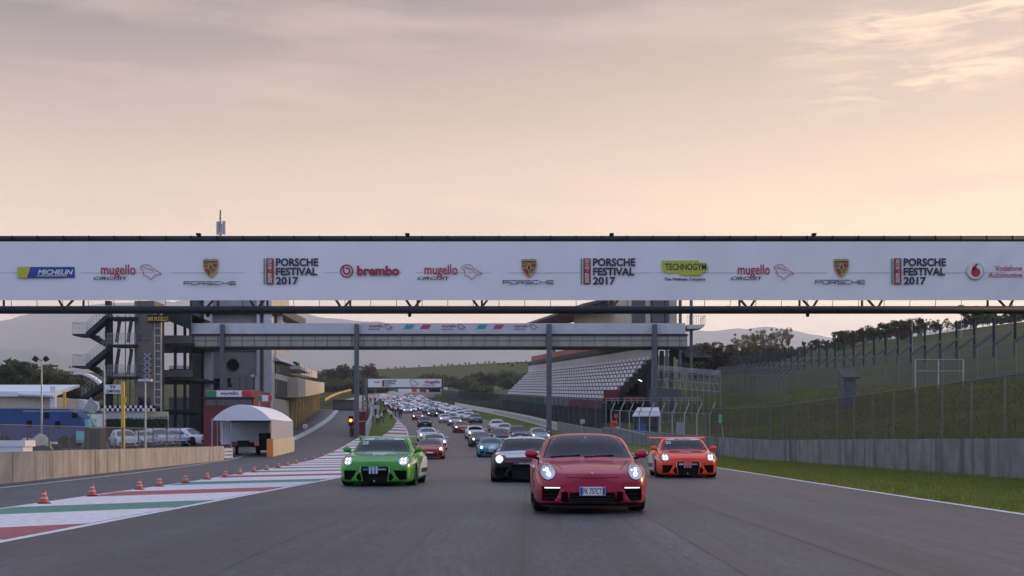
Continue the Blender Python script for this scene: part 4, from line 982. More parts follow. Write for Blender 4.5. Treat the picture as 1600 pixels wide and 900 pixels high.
def interior(root, driver=True, right_x=.36, cage=False):
    for s in (-1, 1):
        mb = MB(); mb.box((s*.36-.19,.14,.78), (s*.36+.19,.26,1.02)); mb.box((s*.36-.12,.15,1.02), (s*.36+.12,.25,1.16)); mb.build('seat', 'cloth_dark', root)
    mb = MB(); n = 18
    for i in range(n):
        a, b = 2*math.pi*i/n, 2*math.pi*(i+1)/n; mb.tube((right_x+.17*math.cos(a),-.30,.90+.15*math.sin(a)), (right_x+.17*math.cos(b),-.30,.90+.15*math.sin(b)), .016, 5)
    mb.bar((right_x-.16,-.30,.9), (right_x+.16,-.30,.9), .03); mb.build('steering_wheel', 'black', root)
    mb = MB(); mb.box((-.09,-.30,1.13), (.09,-.27,1.19)); mb.tube((0,-.285,1.19), (0,-.26,1.235), .012, 5); mb.build('rear_view_mirror', 'steel', root)
    if cage:
        mb = MB()
        for s in (-1, 1): mb.tube((s*.5,.3,.85), (s*.42,.3,1.17), .022, 6); mb.tube((s*.5,.3,.85), (-s*.3,.3,1.15), .018, 6)
        mb.tube((-.42,.3,1.17), (.42,.3,1.17), .022, 6); mb.build('roll_cage', 'steel', root)
def driver_of(car_loc, rz, rx, label, x=.36, helmet=None):
    """seen through the windscreen: head, neck, shoulders and arms in one body"""
    vv = [(0,.10,.72),(0,.09,.90),(0,.07,.98),(0,.045,1.04),(0,.04,1.13),(-.17,.08,.93),(-.21,-.12,.86),(-.12,-.30,.93),(.17,.08,.93),(.21,-.12,.86),(.12,-.30,.93)]
    rr = [.14,.15,.06,.07,.075,.08,.055,.035,.08,.055,.035]
    ee = [(0,1),(1,2),(2,3),(3,4),(1,5),(5,6),(6,7),(1,8),(8,9),(9,10)]
    o = skin_obj('person', vv, ee, rr, 'cloth_dark'); me = o.data
    me.materials.append(M['skin'] if not helmet else helmet)
    for p in me.polygons:
        if p.center.z > 1.01 or p.center.y < -.27: p.material_index = 1
    mb = MB(); mb.lathe([(0,.095),(.055,.08),(.085,.035),(.088,-.02),(.08,-.03)], 14, 0, (0,.05,1.12)); h = mb.build('hair' if not helmet else 'helmet', 'cloth_dark' if not helmet else helmet, o, True)
    mb = MB(); mb.box((-.05,-.035,1.115), (-.015,-.028,1.128)); mb.box((.015,-.035,1.115), (.05,-.028,1.128)); mb.build('sunglasses', 'black', o)
    o.matrix_world = Matrix.Translation(car_loc) @ Euler((rx,0,rz)).to_matrix().to_4x4() @ Matrix.Translation((x,0,0))
    return tag(o, label, 'person')
def skin_obj(name, vv, ee, rr, m, sub=2):
    me = bpy.data.meshes.new(name); me.from_pydata(vv, ee, []); o = bpy.data.objects.new(name, me); COL.objects.link(o)
    s = o.modifiers.new('k', 'SKIN'); u = o.modifiers.new('u', 'SUBSURF'); u.levels = sub; u.render_levels = sub
    for i, d in enumerate(me.skin_vertices[0].data):
        r = rr[i]; d.radius = r if isinstance(r, tuple) else (r, r); d.use_root = (i == 0)
    bake(o); o.data.materials.clear(); o.data.materials.append(M[m] if isinstance(m, str) else m)
    for p in o.data.polygons: p.use_smooth = True; p.material_index = 0
    return o
def headlamp(bvh, root, s, cx, cz, rx, rz, mode):
    ring = patch(bvh, ell(s*cx, cz, rx*1.10, rz*1.10, 26), 'headlight', 'black', root, .03, .006)
    patch(bvh, ell(s*cx, cz, rx, rz, 26), 'reflector', 'chrome', ring, .03, .010)
    if mode == 'twin':
        for dz_, r in ((.038,.026),(-.034,.032)): patch(bvh, ell(s*cx+(.012 if s < 0 else -.006)*(-1 if dz_ > 0 else 1), cz+dz_, r, r, 14), 'bulb', 'lamp', ring, .03, .022)
        patch(bvh, ell(s*cx-s*.0-.062, cz+.03, .016, .016, 8), 'bulb', 'lampwarm', ring, .03, .02)
    elif mode == 'quad':
        for a in (-.042, .042):
            for b in (-.042, .042): patch(bvh, ell(s*cx+a, cz+b, .027, .027, 12), 'bulb', 'lamp', ring, .03, .020)
    elif mode == 'on': patch(bvh, ell(s*cx, cz, rx*.72, rz*.72, 16), 'bulb', 'lamp', ring, .04, .018)
    return ring
PLATE_BLUE = mat('plate_blue', (.02,.07,.42), .4)
def front_plate(root, y, zc, w=.26, h=.055, s=None, parent=None):
    mb = MB(); mb.box((-w,y-.012,zc-h), (w,y,zc+h)); p = mb.build('number_plate', 'white', parent or root)
    mb = MB(); mb.box((-w+.004,y-.015,zc-h+.006), (-w+.05,y-.0125,zc+h-.006)); mb.box((w-.05,y-.015,zc-h+.006), (w-.004,y-.0125,zc+h-.006)); mb.build('blue_band', PLATE_BLUE, p)
    if s: text_obj(s, -w+.06, w-.06, zc-h*.68, zc+h*.68, y-.016, 'black', p, 'lettering', .01)
    return p
def well_cutters(w0=.60, r=.375):
    out = []
    for s in (-1, 1):
        for d in (CF, CR):
            mb = MB(); n = 26; y = d-LEN/2; a, b = (w0, 1.25) if s > 0 else (-1.25, -w0)
            mb.lathe([(0,a),(r,a),(r,b),(0,b)], n, 0, (0,y,.345), 'x'); bmm = mb
            out.append(mb)
    return out
def seal(o):
    bm = bmesh.new(); bm.from_mesh(o.data); bmesh.ops.remove_doubles(bm, verts=bm.verts, dist=1e-5); bmesh.ops.recalc_face_normals(bm, faces=bm.faces); bm.to_mesh(o.data); bm.free()
def finish_body(o, mpaint):
    me = o.data
    names = [m.name if m else '' for m in me.materials]
    for i, m in enumerate(me.materials):
        if m is None or m.name.startswith('white_paint'): me.materials[i] = mpaint
    o.name = 'body'; me.name = 'body'
def on_road(px, py, wheel=CF, yaw=None, dxm=0):
    g = G(px, py); Y = g.y; m = (Lx(Y+6)+Rx(Y+6)-Lx(Y-6)-Rx(Y-6))/24
    rz = math.atan(-m) if yaw is None else yaw
    k = LEN/2-wheel+.15; loc = Vector((g.x+m*k+dxm, Y+k, zl(Y+k)+.007)); pitch = math.atan((zl(Y+k+1.2)-zl(Y+k-1.2))/2.4)
    return loc, rz, pitch
def place(o, loc, rz, pitch): o.location = loc; o.rotation_euler = (pitch, 0, rz)
def hero_body(kind, cutters):
    o = body_bm(kind, 3); bv = bvh_of(o); seal(o)
    cut(o, cutters)
    return o, bv
# ---------------------------------------------------------------- the red road car in front
crimson = paint('crimson_car_paint', (.38,.003,.038))
inL = [(-.79,.40),(-.50,.40),(-.545,.285),(-.60,.20),(-.79,.205)]
sm = [(-.475,.345),(-.395,.345),(-.37,.185),(-.425,.165),(-.50,.20)]
mid = [(-.345,.335),(.345,.335),(.385,.20),(.33,.165),(-.33,.165),(-.385,.20)]
cavity = taper(WS, -1.3, .62, .86, (0,1.0))
cu = well_cutters() + [cavity] + [taper(q, -2.6, yb) for q, yb in ((inL,-1.95),(mir(inL),-1.95),(sm,-2.02),(mir(sm),-2.02),(mid,-2.08))]
bo, bv = hero_body('gt', cu)
red = thing('sports_car', 'crimson road sports car leading the field in the foreground with twin-eyed headlights lit', 'car')
bo.parent = red; finish_body(bo, crimson)
patch(bv, WS, 'windscreen', WINDOW, red, .05, .003)
ring_patch(bv, WS, 1.028, (0,1.05), 'windscreen_seal', 'black', red)
for s in (-1, 1):
    q = [(.455,-2.02),(.468,-2.02),(.60,-1.50),(.665,-1.02),(.650,-1.02),(.588,-1.50)]; patch(bv, q if s > 0 else mir(q), 'bonnet_gap', 'black', red, .06, .003, 'top')
for x in (-.62, -.05):
    mb = MB(); h1 = bv.ray_cast(Vector((x,-5,.885)), Vector((0,1,0)))[0]; h2 = bv.ray_cast(Vector((x+.50,-5,.915)), Vector((0,1,0)))[0]
    mb.bar(h1+Vector((0,-.02,0)), h2+Vector((0,-.025,0)), .018, .014); mb.build('wiper', 'black', red)
for s in (-1, 1): headlamp(bv, red, s, .70, .665, .118, .122, 'twin')
for s in (-1, 1):
    q = [(-.755,.422),(-.51,.422),(-.51,.404),(-.755,.404)]; patch(bv, q if s < 0 else mir(q), 'running_light', 'lampwarm', red, .04, .012)
    q = [(-.80,.435),(-.49,.435),(-.49,.395),(-.80,.395)]; patch(bv, q if s < 0 else mir(q), 'lamp_surround', 'black', red, .04, .006)
front_plate(red, -2.33, .362, .205, .068, 'FK 757CT')
def grille(root, poly, y, m='black', slats=4):
    mb = MB(); x0 = min(p[0] for p in poly); x1 = max(p[0] for p in poly); z0 = min(p[1] for p in poly); z1 = max(p[1] for p in poly)
    for k in range(slats):
        z = z0+(z1-z0)*(k+.5)/slats; mb.box((x0+.03,y,z-.008), (x1-.03,y+.03,z+.008))
    return mb.build('grille', m, root)
grille(red, mid, -2.14, 'dark', 4)
for q in (inL, mir(inL)): grille(red, q, -2.02, 'dark', 3)
patch(bv, [(-.43,.595),(-.40,.578),(-.2,.563),(0,.559),(.2,.563),(.40,.578),(.43,.595),(.40,.588),(.2,.574),(0,.570),(-.2,.574),(-.40,.588)], 'bonnet_slot', 'black', red, .04, .004)
patch(bv, [(-.028,.655),(0,.618),(.028,.655),(.02,.667),(-.02,.667)], 'crest_badge', INK['gold'], red, .02, .006)
mb = MB(); mb.add([(-.78,-2.12,.115),(-.4,-2.31,.10),(.4,-2.31,.10),(.78,-2.12,.115),(.78,-1.9,.115),(-.78,-1.9,.115),(-.78,-2.12,.14),(-.4,-2.31,.125),(.4,-2.31,.125),(.78,-2.12,.14),(.78,-1.9,.14),(-.78,-1.9,.14)], [(0,5,4,3,2,1),(6,7,8,9,10,11)]+[(i,(i+1)%6,6+(i+1)%6,6+i) for i in range(6)]); mb.build('front_splitter', 'black', red)
def side_windows(bv, root, m='dglass'):
    for ax in ('left','right'): patch(bv, SIDEW, 'side_window', m, root, .08, .004, ax)
side_windows(bv, red)
mirrors(red, crimson); wheels(red, 'gt'); interior(red)
loc, rz, pt = on_road(918.5, 799, yaw=.012); place(red, loc, rz, pt)
driver_of(loc, rz, pt, 'driver in dark clothing behind the windscreen of the crimson road car')
# ---------------------------------------------------------------- racing cars: two liveries
cin = [(-.80,.40),(-.47,.405),(-.545,.25),(-.62,.155),(-.80,.165)]
csm = [(-.435,.31),(-.375,.33),(-.34,.16),(-.40,.13),(-.475,.20)]
cmid = [(-.33,.50),(.33,.50),(.36,.46),(.30,.085),(-.30,.085),(-.36,.46)]
cu = well_cutters(.60, .385) + [taper(WS, -1.3, .62, .86, (0,1.0))] + [taper(q, -2.6, yb) for q, yb in ((cin,-1.92),(mir(cin),-1.92),(csm,-2.0),(mir(csm),-2.0),(cmid,-2.10))]
cb, cbv = hero_body('cup', cu)
DECALW = mat('white_decal', (.6,.62,.66), .4); DECALB = mat('dark_decal', (.03,.03,.04), .4); DECALBLUE = mat('blue_decal', (.02,.09,.38), .4); DECALP = mat('pink_decal', (.62,.22,.30), .4); LILAC = mat('lilac_decal', (.36,.33,.50), .4)
def race_car(label, p, bars, band, px, py, number, yaw=None):
    root = thing('racing_car', label, 'car')
    b = cb.copy(); b.data = cb.data.copy(); COL.objects.link(b); b.parent = root; finish_body(b, p)
    patch(cbv, WS, 'windscreen', WINDOW, root, .05, .003)
    ring_patch(cbv, WS, 1.028, (0,1.05), 'windscreen_seal', 'black', root)
    ws2 = [(-.56,1.192),(.56,1.192),(.53,1.217),(.40,1.237),(.2,1.248),(0,1.252),(-.2,1.248),(-.40,1.237),(-.53,1.217)]
    sun = patch(cbv, ws2, 'sun_strip', DECALW, root, .04, .007)
    t = text_obj('MICHELIN', -.26, .26, 1.200, 1.238, 0, 'black', sun, 'lettering', .02)
    for v in t.data.vertices:
        h = cbv.ray_cast(Vector((v.co.x,-5,v.co.z)), Vector((0,1,0)))[0]; v.co.y = (h.y if h else -.2)-.012
    t = text_obj(number, -.57, -.40, 1.07, 1.16, 0, DECALW, root, 'start_number', .02)
    for v in t.data.vertices:
        h = cbv.ray_cast(Vector((v.co.x,-5,v.co.z)), Vector((0,1,0)))[0]; v.co.y = (h.y if h else -.2)-.010
    for s in (-1, 1): headlamp(cbv, root, s, .715, .655, .125, .125, 'quad')
    # bonnet decals, laid on from above
    patch(cbv, [(-.54,-.98),(.54,-.98),(.48,-1.20),(.24,-1.30),(-.24,-1.30),(-.48,-1.20)], 'bonnet_decal', band, root, .06, .005, 'top')
    patch(cbv, [(-.20,-1.10),(.20,-1.10),(.17,-1.42),(-.17,-1.42)], 'bonnet_decal', bars if p is not GREENP else DECALW, root, .05, .008, 'top')
    patch(cbv, [(-.15,-1.48),(.15,-1.48),(.12,-1.72),(-.12,-1.72)], 'bonnet_decal', LILAC if p is not GREENP else DECALW, root, .05, .008, 'top')
    patch(cbv, [(-.12,-1.52),(.12,-1.52),(.10,-1.68),(-.10,-1.68)], 'bonnet_decal', p, root, .05, .011, 'top')
    for s in (-1, 1): patch(cbv, ell(s*.46, -1.05, .05, .03, 10), 'bonnet_vent', 'black', root, .04, .010, 'top')
    # sponsor board across the nose with three upright bars
    mb = MB(); mb.box((-.31,-2.335,.395), (.31,-2.315,.475)); brd = mb.build('name_board', DECALB, root)
    text_obj('MICHELIN', -.14, .28, .418, .455, -2.339, DECALW if True else band, brd, 'lettering', .025, .2)
    mb = MB(); mb.box((-.29,-2.339,.413), (-.17,-2.336,.458)); mb.build('emblem', DECALBLUE if p is GREENP else DECALW, brd)
    for k in (-1, 0, 1):
        mb = MB(); mb.box((k*.085-.03-.03,-2.352,.32), (k*.085+.03-.03,-2.341,.515)); bb = mb.build('bar_sticker', bars, root)
        mb = MB(); mb.box((k*.085-.012-.03,-2.356,.34), (k*.085+.012-.03,-2.3525,.495)); mb.build('inner_stripe', DECALW if p is GREENP else p, bb)
    for s in (-1, 1):
        mb = MB(); mb.bar((s*.365,-2.31,.50), (s*.375,-2.31,.36), .02); mb.build('intake_edge', DECALW, root)
    mb = MB(); mb.lathe([(0,-.02),(.03,-.02),(.03,.02),(0,.02)], 10, 0, (-.02,-2.24,.13), 'x'); mb.build('tow_eye', 'steel', root)
    grille(root, cmid, -2.16, 'black', 6)
    for q in (cin, mir(cin)): grille(root, q, -2.0, 'black', 3)
    for s in (-1, 1):
        q = [(-.87,.10),(-.40,.085),(-.43,.12),(-.60,.125),(-.86,.145)]; patch(cbv, q if s < 0 else mir(q), 'splitter_edge', p, root, .05, .02)
        q = [(-2.0,.55),(-1.75,.64),(-1.3,.70),(-.9,.70),(-.9,.62),(-1.35,.60)]; patch(cbv, q, 'fender_decal', DECALW, root, .06, .006, 'left' if s < 0 else 'right')
        q = [(.0,.20),(1.9,.20),(2.0,.60),(1.6,.72),(.7,.74),(.2,.50)]; patch(cbv, q, 'side_livery', DECALW, root, .06, .006, 'left' if s < 0 else 'right')
        q = [(.3,.30),(1.5,.30),(1.6,.42),(.4,.42)]; patch(cbv, q, 'side_livery', DECALB, root, .06, .010, 'left' if s < 0 else 'right')
    side_windows(cbv, root)
    mb = MB(); n = 10; pf = [(-.15,0),(-.10,.022),(0,.03),(.10,.018),(.16,.0),(.0,.012)]
    for i in range(2):
        pass
    yw = 1.95; mb.add([(sx_*.95,yw+a,1.255+b*1.5) for sx_ in (-1,1) for a, b in pf], [tuple(range(6)), tuple(range(11,5,-1))]+[(i,(i+1)%6,6+(i+1)%6,6+i) for i in range(6)])
    wg = mb.build('rear_wing', p, root)
    for s in (-1, 1):
        mb = MB(); mb.box((s*.95-.012,yw-.2,1.16), (s*.95+.012,yw+.2,1.33)); mb.build('end_plate', p, wg)
        mb = MB(); mb.add([(s*.35-.015,yw-.08,.8),(s*.35+.015,yw-.08,.8),(s*.35+.015,yw+.1,.8),(s*.35-.015,yw+.1,.8),(s*.35-.015,yw-.03,1.235),(s*.35+.015,yw-.03,1.235),(s*.35+.015,yw+.06,1.235),(s*.35-.015,yw+.06,1.235)], [(0,3,2,1),(4,5,6,7),(0,1,5,4),(1,2,6,5),(2,3,7,6),(3,0,4,7)]); mb.build('wing_support', 'black', wg)
    mirrors(root, p, y=-.60, x=.92); wheels(root, 'cup', .30, .82, .34, 'rimblack'); interior(root, True, -.36 if False else .36, True)
    loc, rz, pt = on_road(px, py, yaw=yaw); place(root, loc, rz, pt)
    return root, loc, rz, pt
GREENP = paint('vivid_green_car_paint', (.03,.30,.012)); ORANGEP = paint('fluorescent_orange_car_paint', (.95,.045,.006))
_, l_, r_, p_ = race_car('vivid green racing car with a big rear wing beside the striped pit exit', GREENP, mat('pale_blue_decal', (.28,.42,.62), .4), LILAC, 592.5, 758.5, '25', -.01)
driver_of(l_, r_, p_, 'helmeted driver inside the vivid green racing car', helmet=M['cloth_white'])
_, l_, r_, p_ = race_car('fluorescent orange racing car with a big rear wing near the right edge line', ORANGEP, DECALP, DECALB, 1073, 746, '25', -.03)
driver_of(l_, r_, p_, 'helmeted driver inside the fluorescent orange racing car', helmet=M['cloth_white'])
# white racer with black nose and a red flash, half hidden behind the red car
wr = thing('racing_car', 'black and white racing car with a dark red flash, half hidden behind the crimson car', 'car')
WHITEP = paint('white_car_paint', (.66,.67,.72)); BLACKP = mat('black_car_paint', (.005,.005,.006), .4, coat=.12, spec=.2)
b = cb.copy(); b.data = cb.data.copy(); COL.objects.link(b); b.parent = wr; finish_body(b, BLACKP)
patch(cbv, [(-.80,-.92),(.80,-.92),(.86,-1.35),(.82,-1.72),(.56,-1.80),(.52,-2.08),(-.52,-2.08),(-.56,-1.80),(-.82,-1.72),(-.86,-1.35)], 'white_bonnet', WHITEP, wr, .05, .008, 'top')
for s in (-1, 1):
    q = [(-.80,.872),(-.735,.872),(-.605,1.19),(-.655,1.19)]; patch(cbv, q if s < 0 else mir(q), 'white_pillar', WHITEP, wr, .05, .005)
patch(cbv, [(-.60,-.16),(-.3,-.19),(.3,-.19),(.60,-.16),(.60,.9),(-.60,.9)], 'white_roof', WHITEP, wr, .06, .004, 'top')
patch(cbv, WS, 'windscreen', WINDOW, wr, .05, .003)
patch(cbv, [(-.56,.565),(.56,.565),(.56,.615),(-.56,.615)], 'red_flash', paint('dark_red_car_paint', (.20,.012,.02)), wr, .05, .008)
for s in (-1, 1): headlamp(cbv, wr, s, .715, .655, .125, .125, 'on')
for s in (-1, 1): patch(cbv, [(s*.40-.04,.845),(s*.40+.04,.845),(s*.40+.04,.825),(s*.40-.04,.825)], 'bonnet_vent', 'black', wr, .03, .006)
mb = MB(); mb.box((-.31,-2.345,.50), (.31,-2.325,.565)); brd = mb.build('name_board', DECALB, wr)
text_obj('MICHELIN', -.16, .28, .515, .552, -2.349, DECALW, brd, 'lettering', .025, .2)
mb = MB(); mb.box((-.28,-2.349,.512), (-.19,-2.346,.553)); mb.build('emblem', DECALBLUE, brd)
mb = MB(); mb.add([(sx_*.90,1.95+a,1.235+b_) for sx_ in (-1,1) for a, b_ in [(-.15,0),(-.10,.022),(0,.03),(.10,.018),(.16,.0),(.0,.012)]], [tuple(range(6)), tuple(range(11,5,-1))]+[(i,(i+1)%6,6+(i+1)%6,6+i) for i in range(6)])
side_windows(cbv, wr); mirrors(wr, WHITEP, y=-.60, x=.92); wheels(wr, 'cup', .30, .82, .34, 'rimblack'); interior(wr, True, .36, True)
l_, r_, p_ = on_road(819, 752.5, yaw=.0); place(wr, l_, r_, p_)
driver_of(l_, r_, p_, 'driver in light clothing inside the white and black racing car', helmet=M['cloth_white'])
bpy.data.objects.remove(cb)
# ---------------------------------------------------------------- the field behind: a model of each kind, then copies
def soft_body(kind, lv):
    o = body_bm(kind, lv); bv = bvh_of(o); seal(o); return o, bv
def make_model(kind, lamp='on', plate=True, old=False):
    root = thing('sports_car', 'x', 'car')
    o, bv = soft_body(kind, 2); cut(o, well_cutters()); o.parent = root; finish_body(o, WHITEP); o.name = 'body'
    WSk = WS if kind in ('gt','old') else [(x*1.02, .90+(z-.870)*(1.22 if kind == 'saloon' else 1.7 if kind == 'hatch' else .85)) for x, z in WS]
    patch(bv, WSk, 'windscreen', 'dglass', root, .07, .004)
    for s in (-1, 1):
        h = patch(bv, ell(s*.69, .66 if kind != 'hatch' else .76, .12, .11, 14), 'headlight', 'chrome', root, .05, .006)
        if lamp == 'on': patch(bv, ell(s*.69, .66 if kind != 'hatch' else .76, .075, .075, 12), 'bulb', 'lamp', h, .05, .014)
        q = [(-.80,.42),(-.50,.42),(-.53,.26),(-.78,.26)]; patch(bv, q if s < 0 else mir(q), 'air_intake', 'black', root, .06, .006)
    patch(bv, [(-.42,.36),(.42,.36),(.46,.22),(-.46,.22)], 'air_intake', 'black', root, .06, .006)
    if plate: front_plate(root, -2.31, .42, .25, .05)
    side_windows(bv, root)
    mirrors(root, WHITEP); wheels(root, 'gt')
    return root
def repaint(root, p):
    for ch in root.children:
        if ch.name.split('.')[0] in ('body', 'mirror'):
            for sl in ch.material_slots:
                if sl.material and sl.material.name.startswith('white_car_paint'): sl.link = 'OBJECT'; sl.material = p
PAINT = {'white': WHITEP, 'red': paint('red_car_paint', (.36,.015,.02)), 'teal': paint('turquoise_car_paint', (.02,.24,.34)), 'purple': paint('aubergine_car_paint', (.035,.022,.04)), 'silver': paint('silver_car_paint', (.40,.42,.46), .3), 'dark': paint('charcoal_car_paint', (.022,.024,.028)), 'ice': paint('pale_blue_car_paint', (.42,.52,.62)), 'grey': paint('grey_car_paint', (.12,.13,.145)), 'green': paint('dark_green_car_paint', (.02,.06,.035)), 'crimson': crimson, 'navy': paint('navy_car_paint', (.015,.025,.07)), 'yellow': paint('yellow_car_paint', (.6,.42,.03)), 'bronze': paint('bronze_car_paint', (.13,.085,.06))}
MODEL = {}
for kind, lamp in (('gt','on'),('gt','off'),('old','on'),('saloon','on'),('saloon','off'),('hatch','off'),('roadster','on')): MODEL[kind+lamp] = make_model(kind, lamp)
def car_at(model, px, py, colour, label, group=None, yaw=None):
    c = dup(MODEL[model]); repaint(c, PAINT[colour]); l_, r_, p_ = on_road(px, py, yaw=yaw); place(c, l_, r_, p_)
    c['label'] = label
    if group: c['group'] = group
    return c
GR = 'cars following the leaders down the straight'
field = [('gton',672,717,'red','red sports car with lit headlights just behind the green racing car'),
 ('gton',680,703,'ice','pale blue sports car with black mirrors tucked behind the red one at left'),
 ('gton',669,690,'white','white and pink-nosed sports car third in the column behind the green racer'),
 ('gton',768,714,'teal','turquoise sports car with a white roundel following the white racing car'),
 ('olon' if False else 'roadsteron',752,698,'purple','aubergine open-top sports car behind the turquoise car'),
 ('gton',744,686,'white','white sports car on the left of the aubergine open-top car'),
 ('gtoff',783,692,'dark','charcoal sports car peeping out above the turquoise car'),
 ('gton',722,676,'red','red sports car alone in the middle of the straight with bright headlights'),
 ('saloonoff',664,667,'dark','dark saloon with a bright bumper ahead of the dense pack at left'),
 ('gton',653,656.5,'red','red sports car with one bright headlight beside the dark saloon'),
 ('saloonon',676,651.5,'dark','charcoal saloon behind the small red car at the head of the dense pack'),
 ('gton',696,660.5,'white','white sports car at the head of the pack left of the black-bonneted white one'),
 ('gton',711,665,'silver','silver sports car just above the lone red car in mid-straight'),
 ('gtoff',709,650.5,'white','leftmost of three white cars close to the white barrier'),
 ('saloonoff',722,655,'white','middle one of three white cars close to the white barrier'),
 ('gtoff',733,657,'white','rightmost of three white cars close to the white barrier'),
 ('saloonoff',744,661,'grey','grey saloon to the right of three white cars by the white barrier'),
 ('saloonoff',778,674,'white','white saloon nearest the white barrier behind a small white coupe'),
 ('oldon',790,681,'white','small rounded white coupe with dark nose beside the grass verge'),
 ('saloonoff',811,688,'grey','grey coupe half hidden behind the white racing car'),
 ('oldon',844,691,'silver','silver coupe showing between the white racing car and the crimson car'),
 ('gton',637,645.5,'white','white sports car at the left front corner of the dense pack'),
 ('saloonoff',623,643.5,'white','white saloon behind the leftmost front car of the dense pack')]
rows_used = []
for m_, px, py, colr, lab in field:
    c = car_at(m_, px, py, colr, lab, GR); rows_used.append((c.location.x, c.location.y))
    if colr == 'teal':
        t = MB()
    if lab.startswith('turquoise'):
        mb = MB(); mb.lathe([(0,-.006),(.21,-.006),(.21,.006),(0,.006)], 20, 0, (0,0,0)); q = mb.build('roundel', 'white', c); q.location = (.1,-1.72,.755); q.rotation_euler = (R(14),0,0); q.scale = (1,.8,1)
# far pack: one mesh per car, with paint, glass, tyre and lamp surfaces
def far_model(kind):
    o, bv = soft_body(kind, 1); o2 = [o]
    def grab(ob):
        o2.append(ob)
    WSk = WS if kind != 'saloon' else [(x*1.02, .90+(z-.870)*1.22) for x, z in WS]
    grab(patch(bv, WSk, 'w', 'dglass', None, .2, .02))
    for s in (-1, 1): grab(patch(bv, ell(s*.69,.66,.11,.11,8), 'h', 'lamp', None, .2, .02))
    grab(patch(bv, [(-.8,.36),(.8,.36),(.8,.22),(-.8,.22)], 'i', 'black', None, .2, .02))
    mb = MB()
    for s in (-1, 1):
        for d in (CF, CR): mb.lathe([(0,-.14),(.33,-.14),(.33,.14),(0,.14)], 12, 0, (s*.82,d-LEN/2,.33), 'x')
    grab(mb.build('t', 'tyre'))
    V, Fc, Mi = [], [], []
    for i, ob in enumerate(o2):
        k = len(V); V += [tuple(v.co) for v in ob.data.vertices]; mi = (0,1,2,2,3,4)[i]
        for p in ob.data.polygons: Fc.append(tuple(k+v for v in p.vertices)); Mi.append(mi)
        bpy.data.objects.remove(ob)
    me = bpy.data.meshes.new('far_car'); me.from_pydata(V, [], Fc)
    for m in (WHITEP, M['dglass'], M['lamp'], M['black'], M['tyre']): me.materials.append(m)
    for p, mi in zip(me.polygons, Mi): p.material_index = mi; p.use_smooth = mi < 2
    return me
FM = [far_model('gt'), far_model('saloon'), far_model('old')]
FMoff = []
for me in FM:
    m2 = me.copy(); m2.materials[2] = M['chrome']; FMoff.append(m2)
rc_ = random.Random(11); cols = ['white']*16+['silver']*6+['grey']*5+['dark']*7+['ice']*2+['red']*2+['navy']*3+['green','bronze']
nice = {'white':'white','silver':'silver','grey':'grey','dark':'charcoal','ice':'pale blue','red':'red','navy':'navy blue','green':'dark green','bronze':'bronze'}
for lane, (t, y0) in enumerate(((.10,292),(.30,262),(.50,248),(.69,236),(.88,228))):
    y = y0
    while y < 455:
        x = Lx(y)+(Rx(y)-Lx(y))*t+rc_.uniform(-.4,.4)
        if all(abs(x-a)+abs(y-b_)*.45 > 3.0 for a, b_ in rows_used):
            me = rc_.choice(FM if rc_.random() < .6 else FMoff); cname = rc_.choice(cols); o = bpy.data.objects.new('sports_car', me); COL.objects.link(o)
            sl = o.material_slots[0]; sl.link = 'OBJECT'; sl.material = PAINT[cname]
            m = (Lx(y+6)-Lx(y-6))/12; place(o, (x, y, H(x, y)+.02), math.atan(-m), math.atan((zl(y+2)-zl(y-2))/4))
            tag(o, nice[cname]+' car in the dense pack filling the far end of the straight', 'car', nice[cname]+' cars in the dense pack')
        y += rc_.uniform(7.5, 9.5)
# parked in the paddock at left
lots = [('hatchoff',188,700,'white','white hatchback parked nearest the concrete wall behind the mesh fence',.5), ('saloonoff',220,698.5,'silver','silver saloon parked between a white hatchback and a white estate',.55), ('hatchoff',243,697,'white','white hatchback parked in the row behind the silver saloon',.6), ('saloonoff',264,696.5,'ice','pale blue saloon parked at the right end of the fenced paddock',.6), ('hatchoff',290,696,'white','white estate car parked in front of the red cabin',1.1)]
for m_, px, py, colr, lab, yw in lots:
    c = dup(MODEL[m_]); repaint(c, PAINT[colr]); g = G(px, py); c.location = (g.x, g.y+.9, zl(g.y+.9)); c.rotation_euler = (0,0,yw); c['label'] = lab; c['group'] = 'cars parked in the paddock'; c.name = 'parked_car'
def zap(o):
    for ch in list(o.children): zap(ch)
    bpy.data.objects.remove(o)
for r in MODEL.values(): zap(r)
# ================================================================== walls and fences
def wall_strip(name, fx, y0, y1, h, th, m, label, cat, zoff=0, step=2.0):
    mb = MB(); ys = list(np.arange(y0, y1, step))+[y1]
    for a, b in zip(ys, ys[1:]):
        za, zb2 = zl(a)+zoff, zl(b)+zoff
        p = [(fx(a),a,za-.3),(fx(b),b,zb2-.3),(fx(b),b,zb2+h),(fx(a),a,za+h),(fx(a)+th,a,za-.3),(fx(b)+th,b,zb2-.3),(fx(b)+th,b,zb2+h),(fx(a)+th,a,za+h)]
        mb.add(p, [(0,1,2,3),(5,4,7,6),(3,2,6,7)]+([(0,3,7,4)] if a == ys[0] else [])+([(1,5,6,2)] if b == ys[-1] else []))
    return tag(mb.build(name, m), label, cat)
M['joint'] = mat('dark_joint', (.05,.048,.045), .9)
M['wallgrey'] = streak_concrete('weathered_grey_concrete', (.15,.155,.165), (.25,.255,.265), (.045,.05,.055))
M['wallwarm'] = streak_concrete('weathered_warm_concrete', (.275,.255,.228), (.41,.38,.335), (.12,.11,.098))
cw = wall_strip('concrete_wall', Wx, -10, 123, 1.25, .28, 'wallgrey', 'long streaked grey concrete wall along the right verge', 'wall')
wall_strip('low_wall', lambda y: Wx(y)-.02, 123.05, 154.9, 1.05, .28, 'concrete', 'plain grey low wall between streaked wall and white barrier', 'wall')
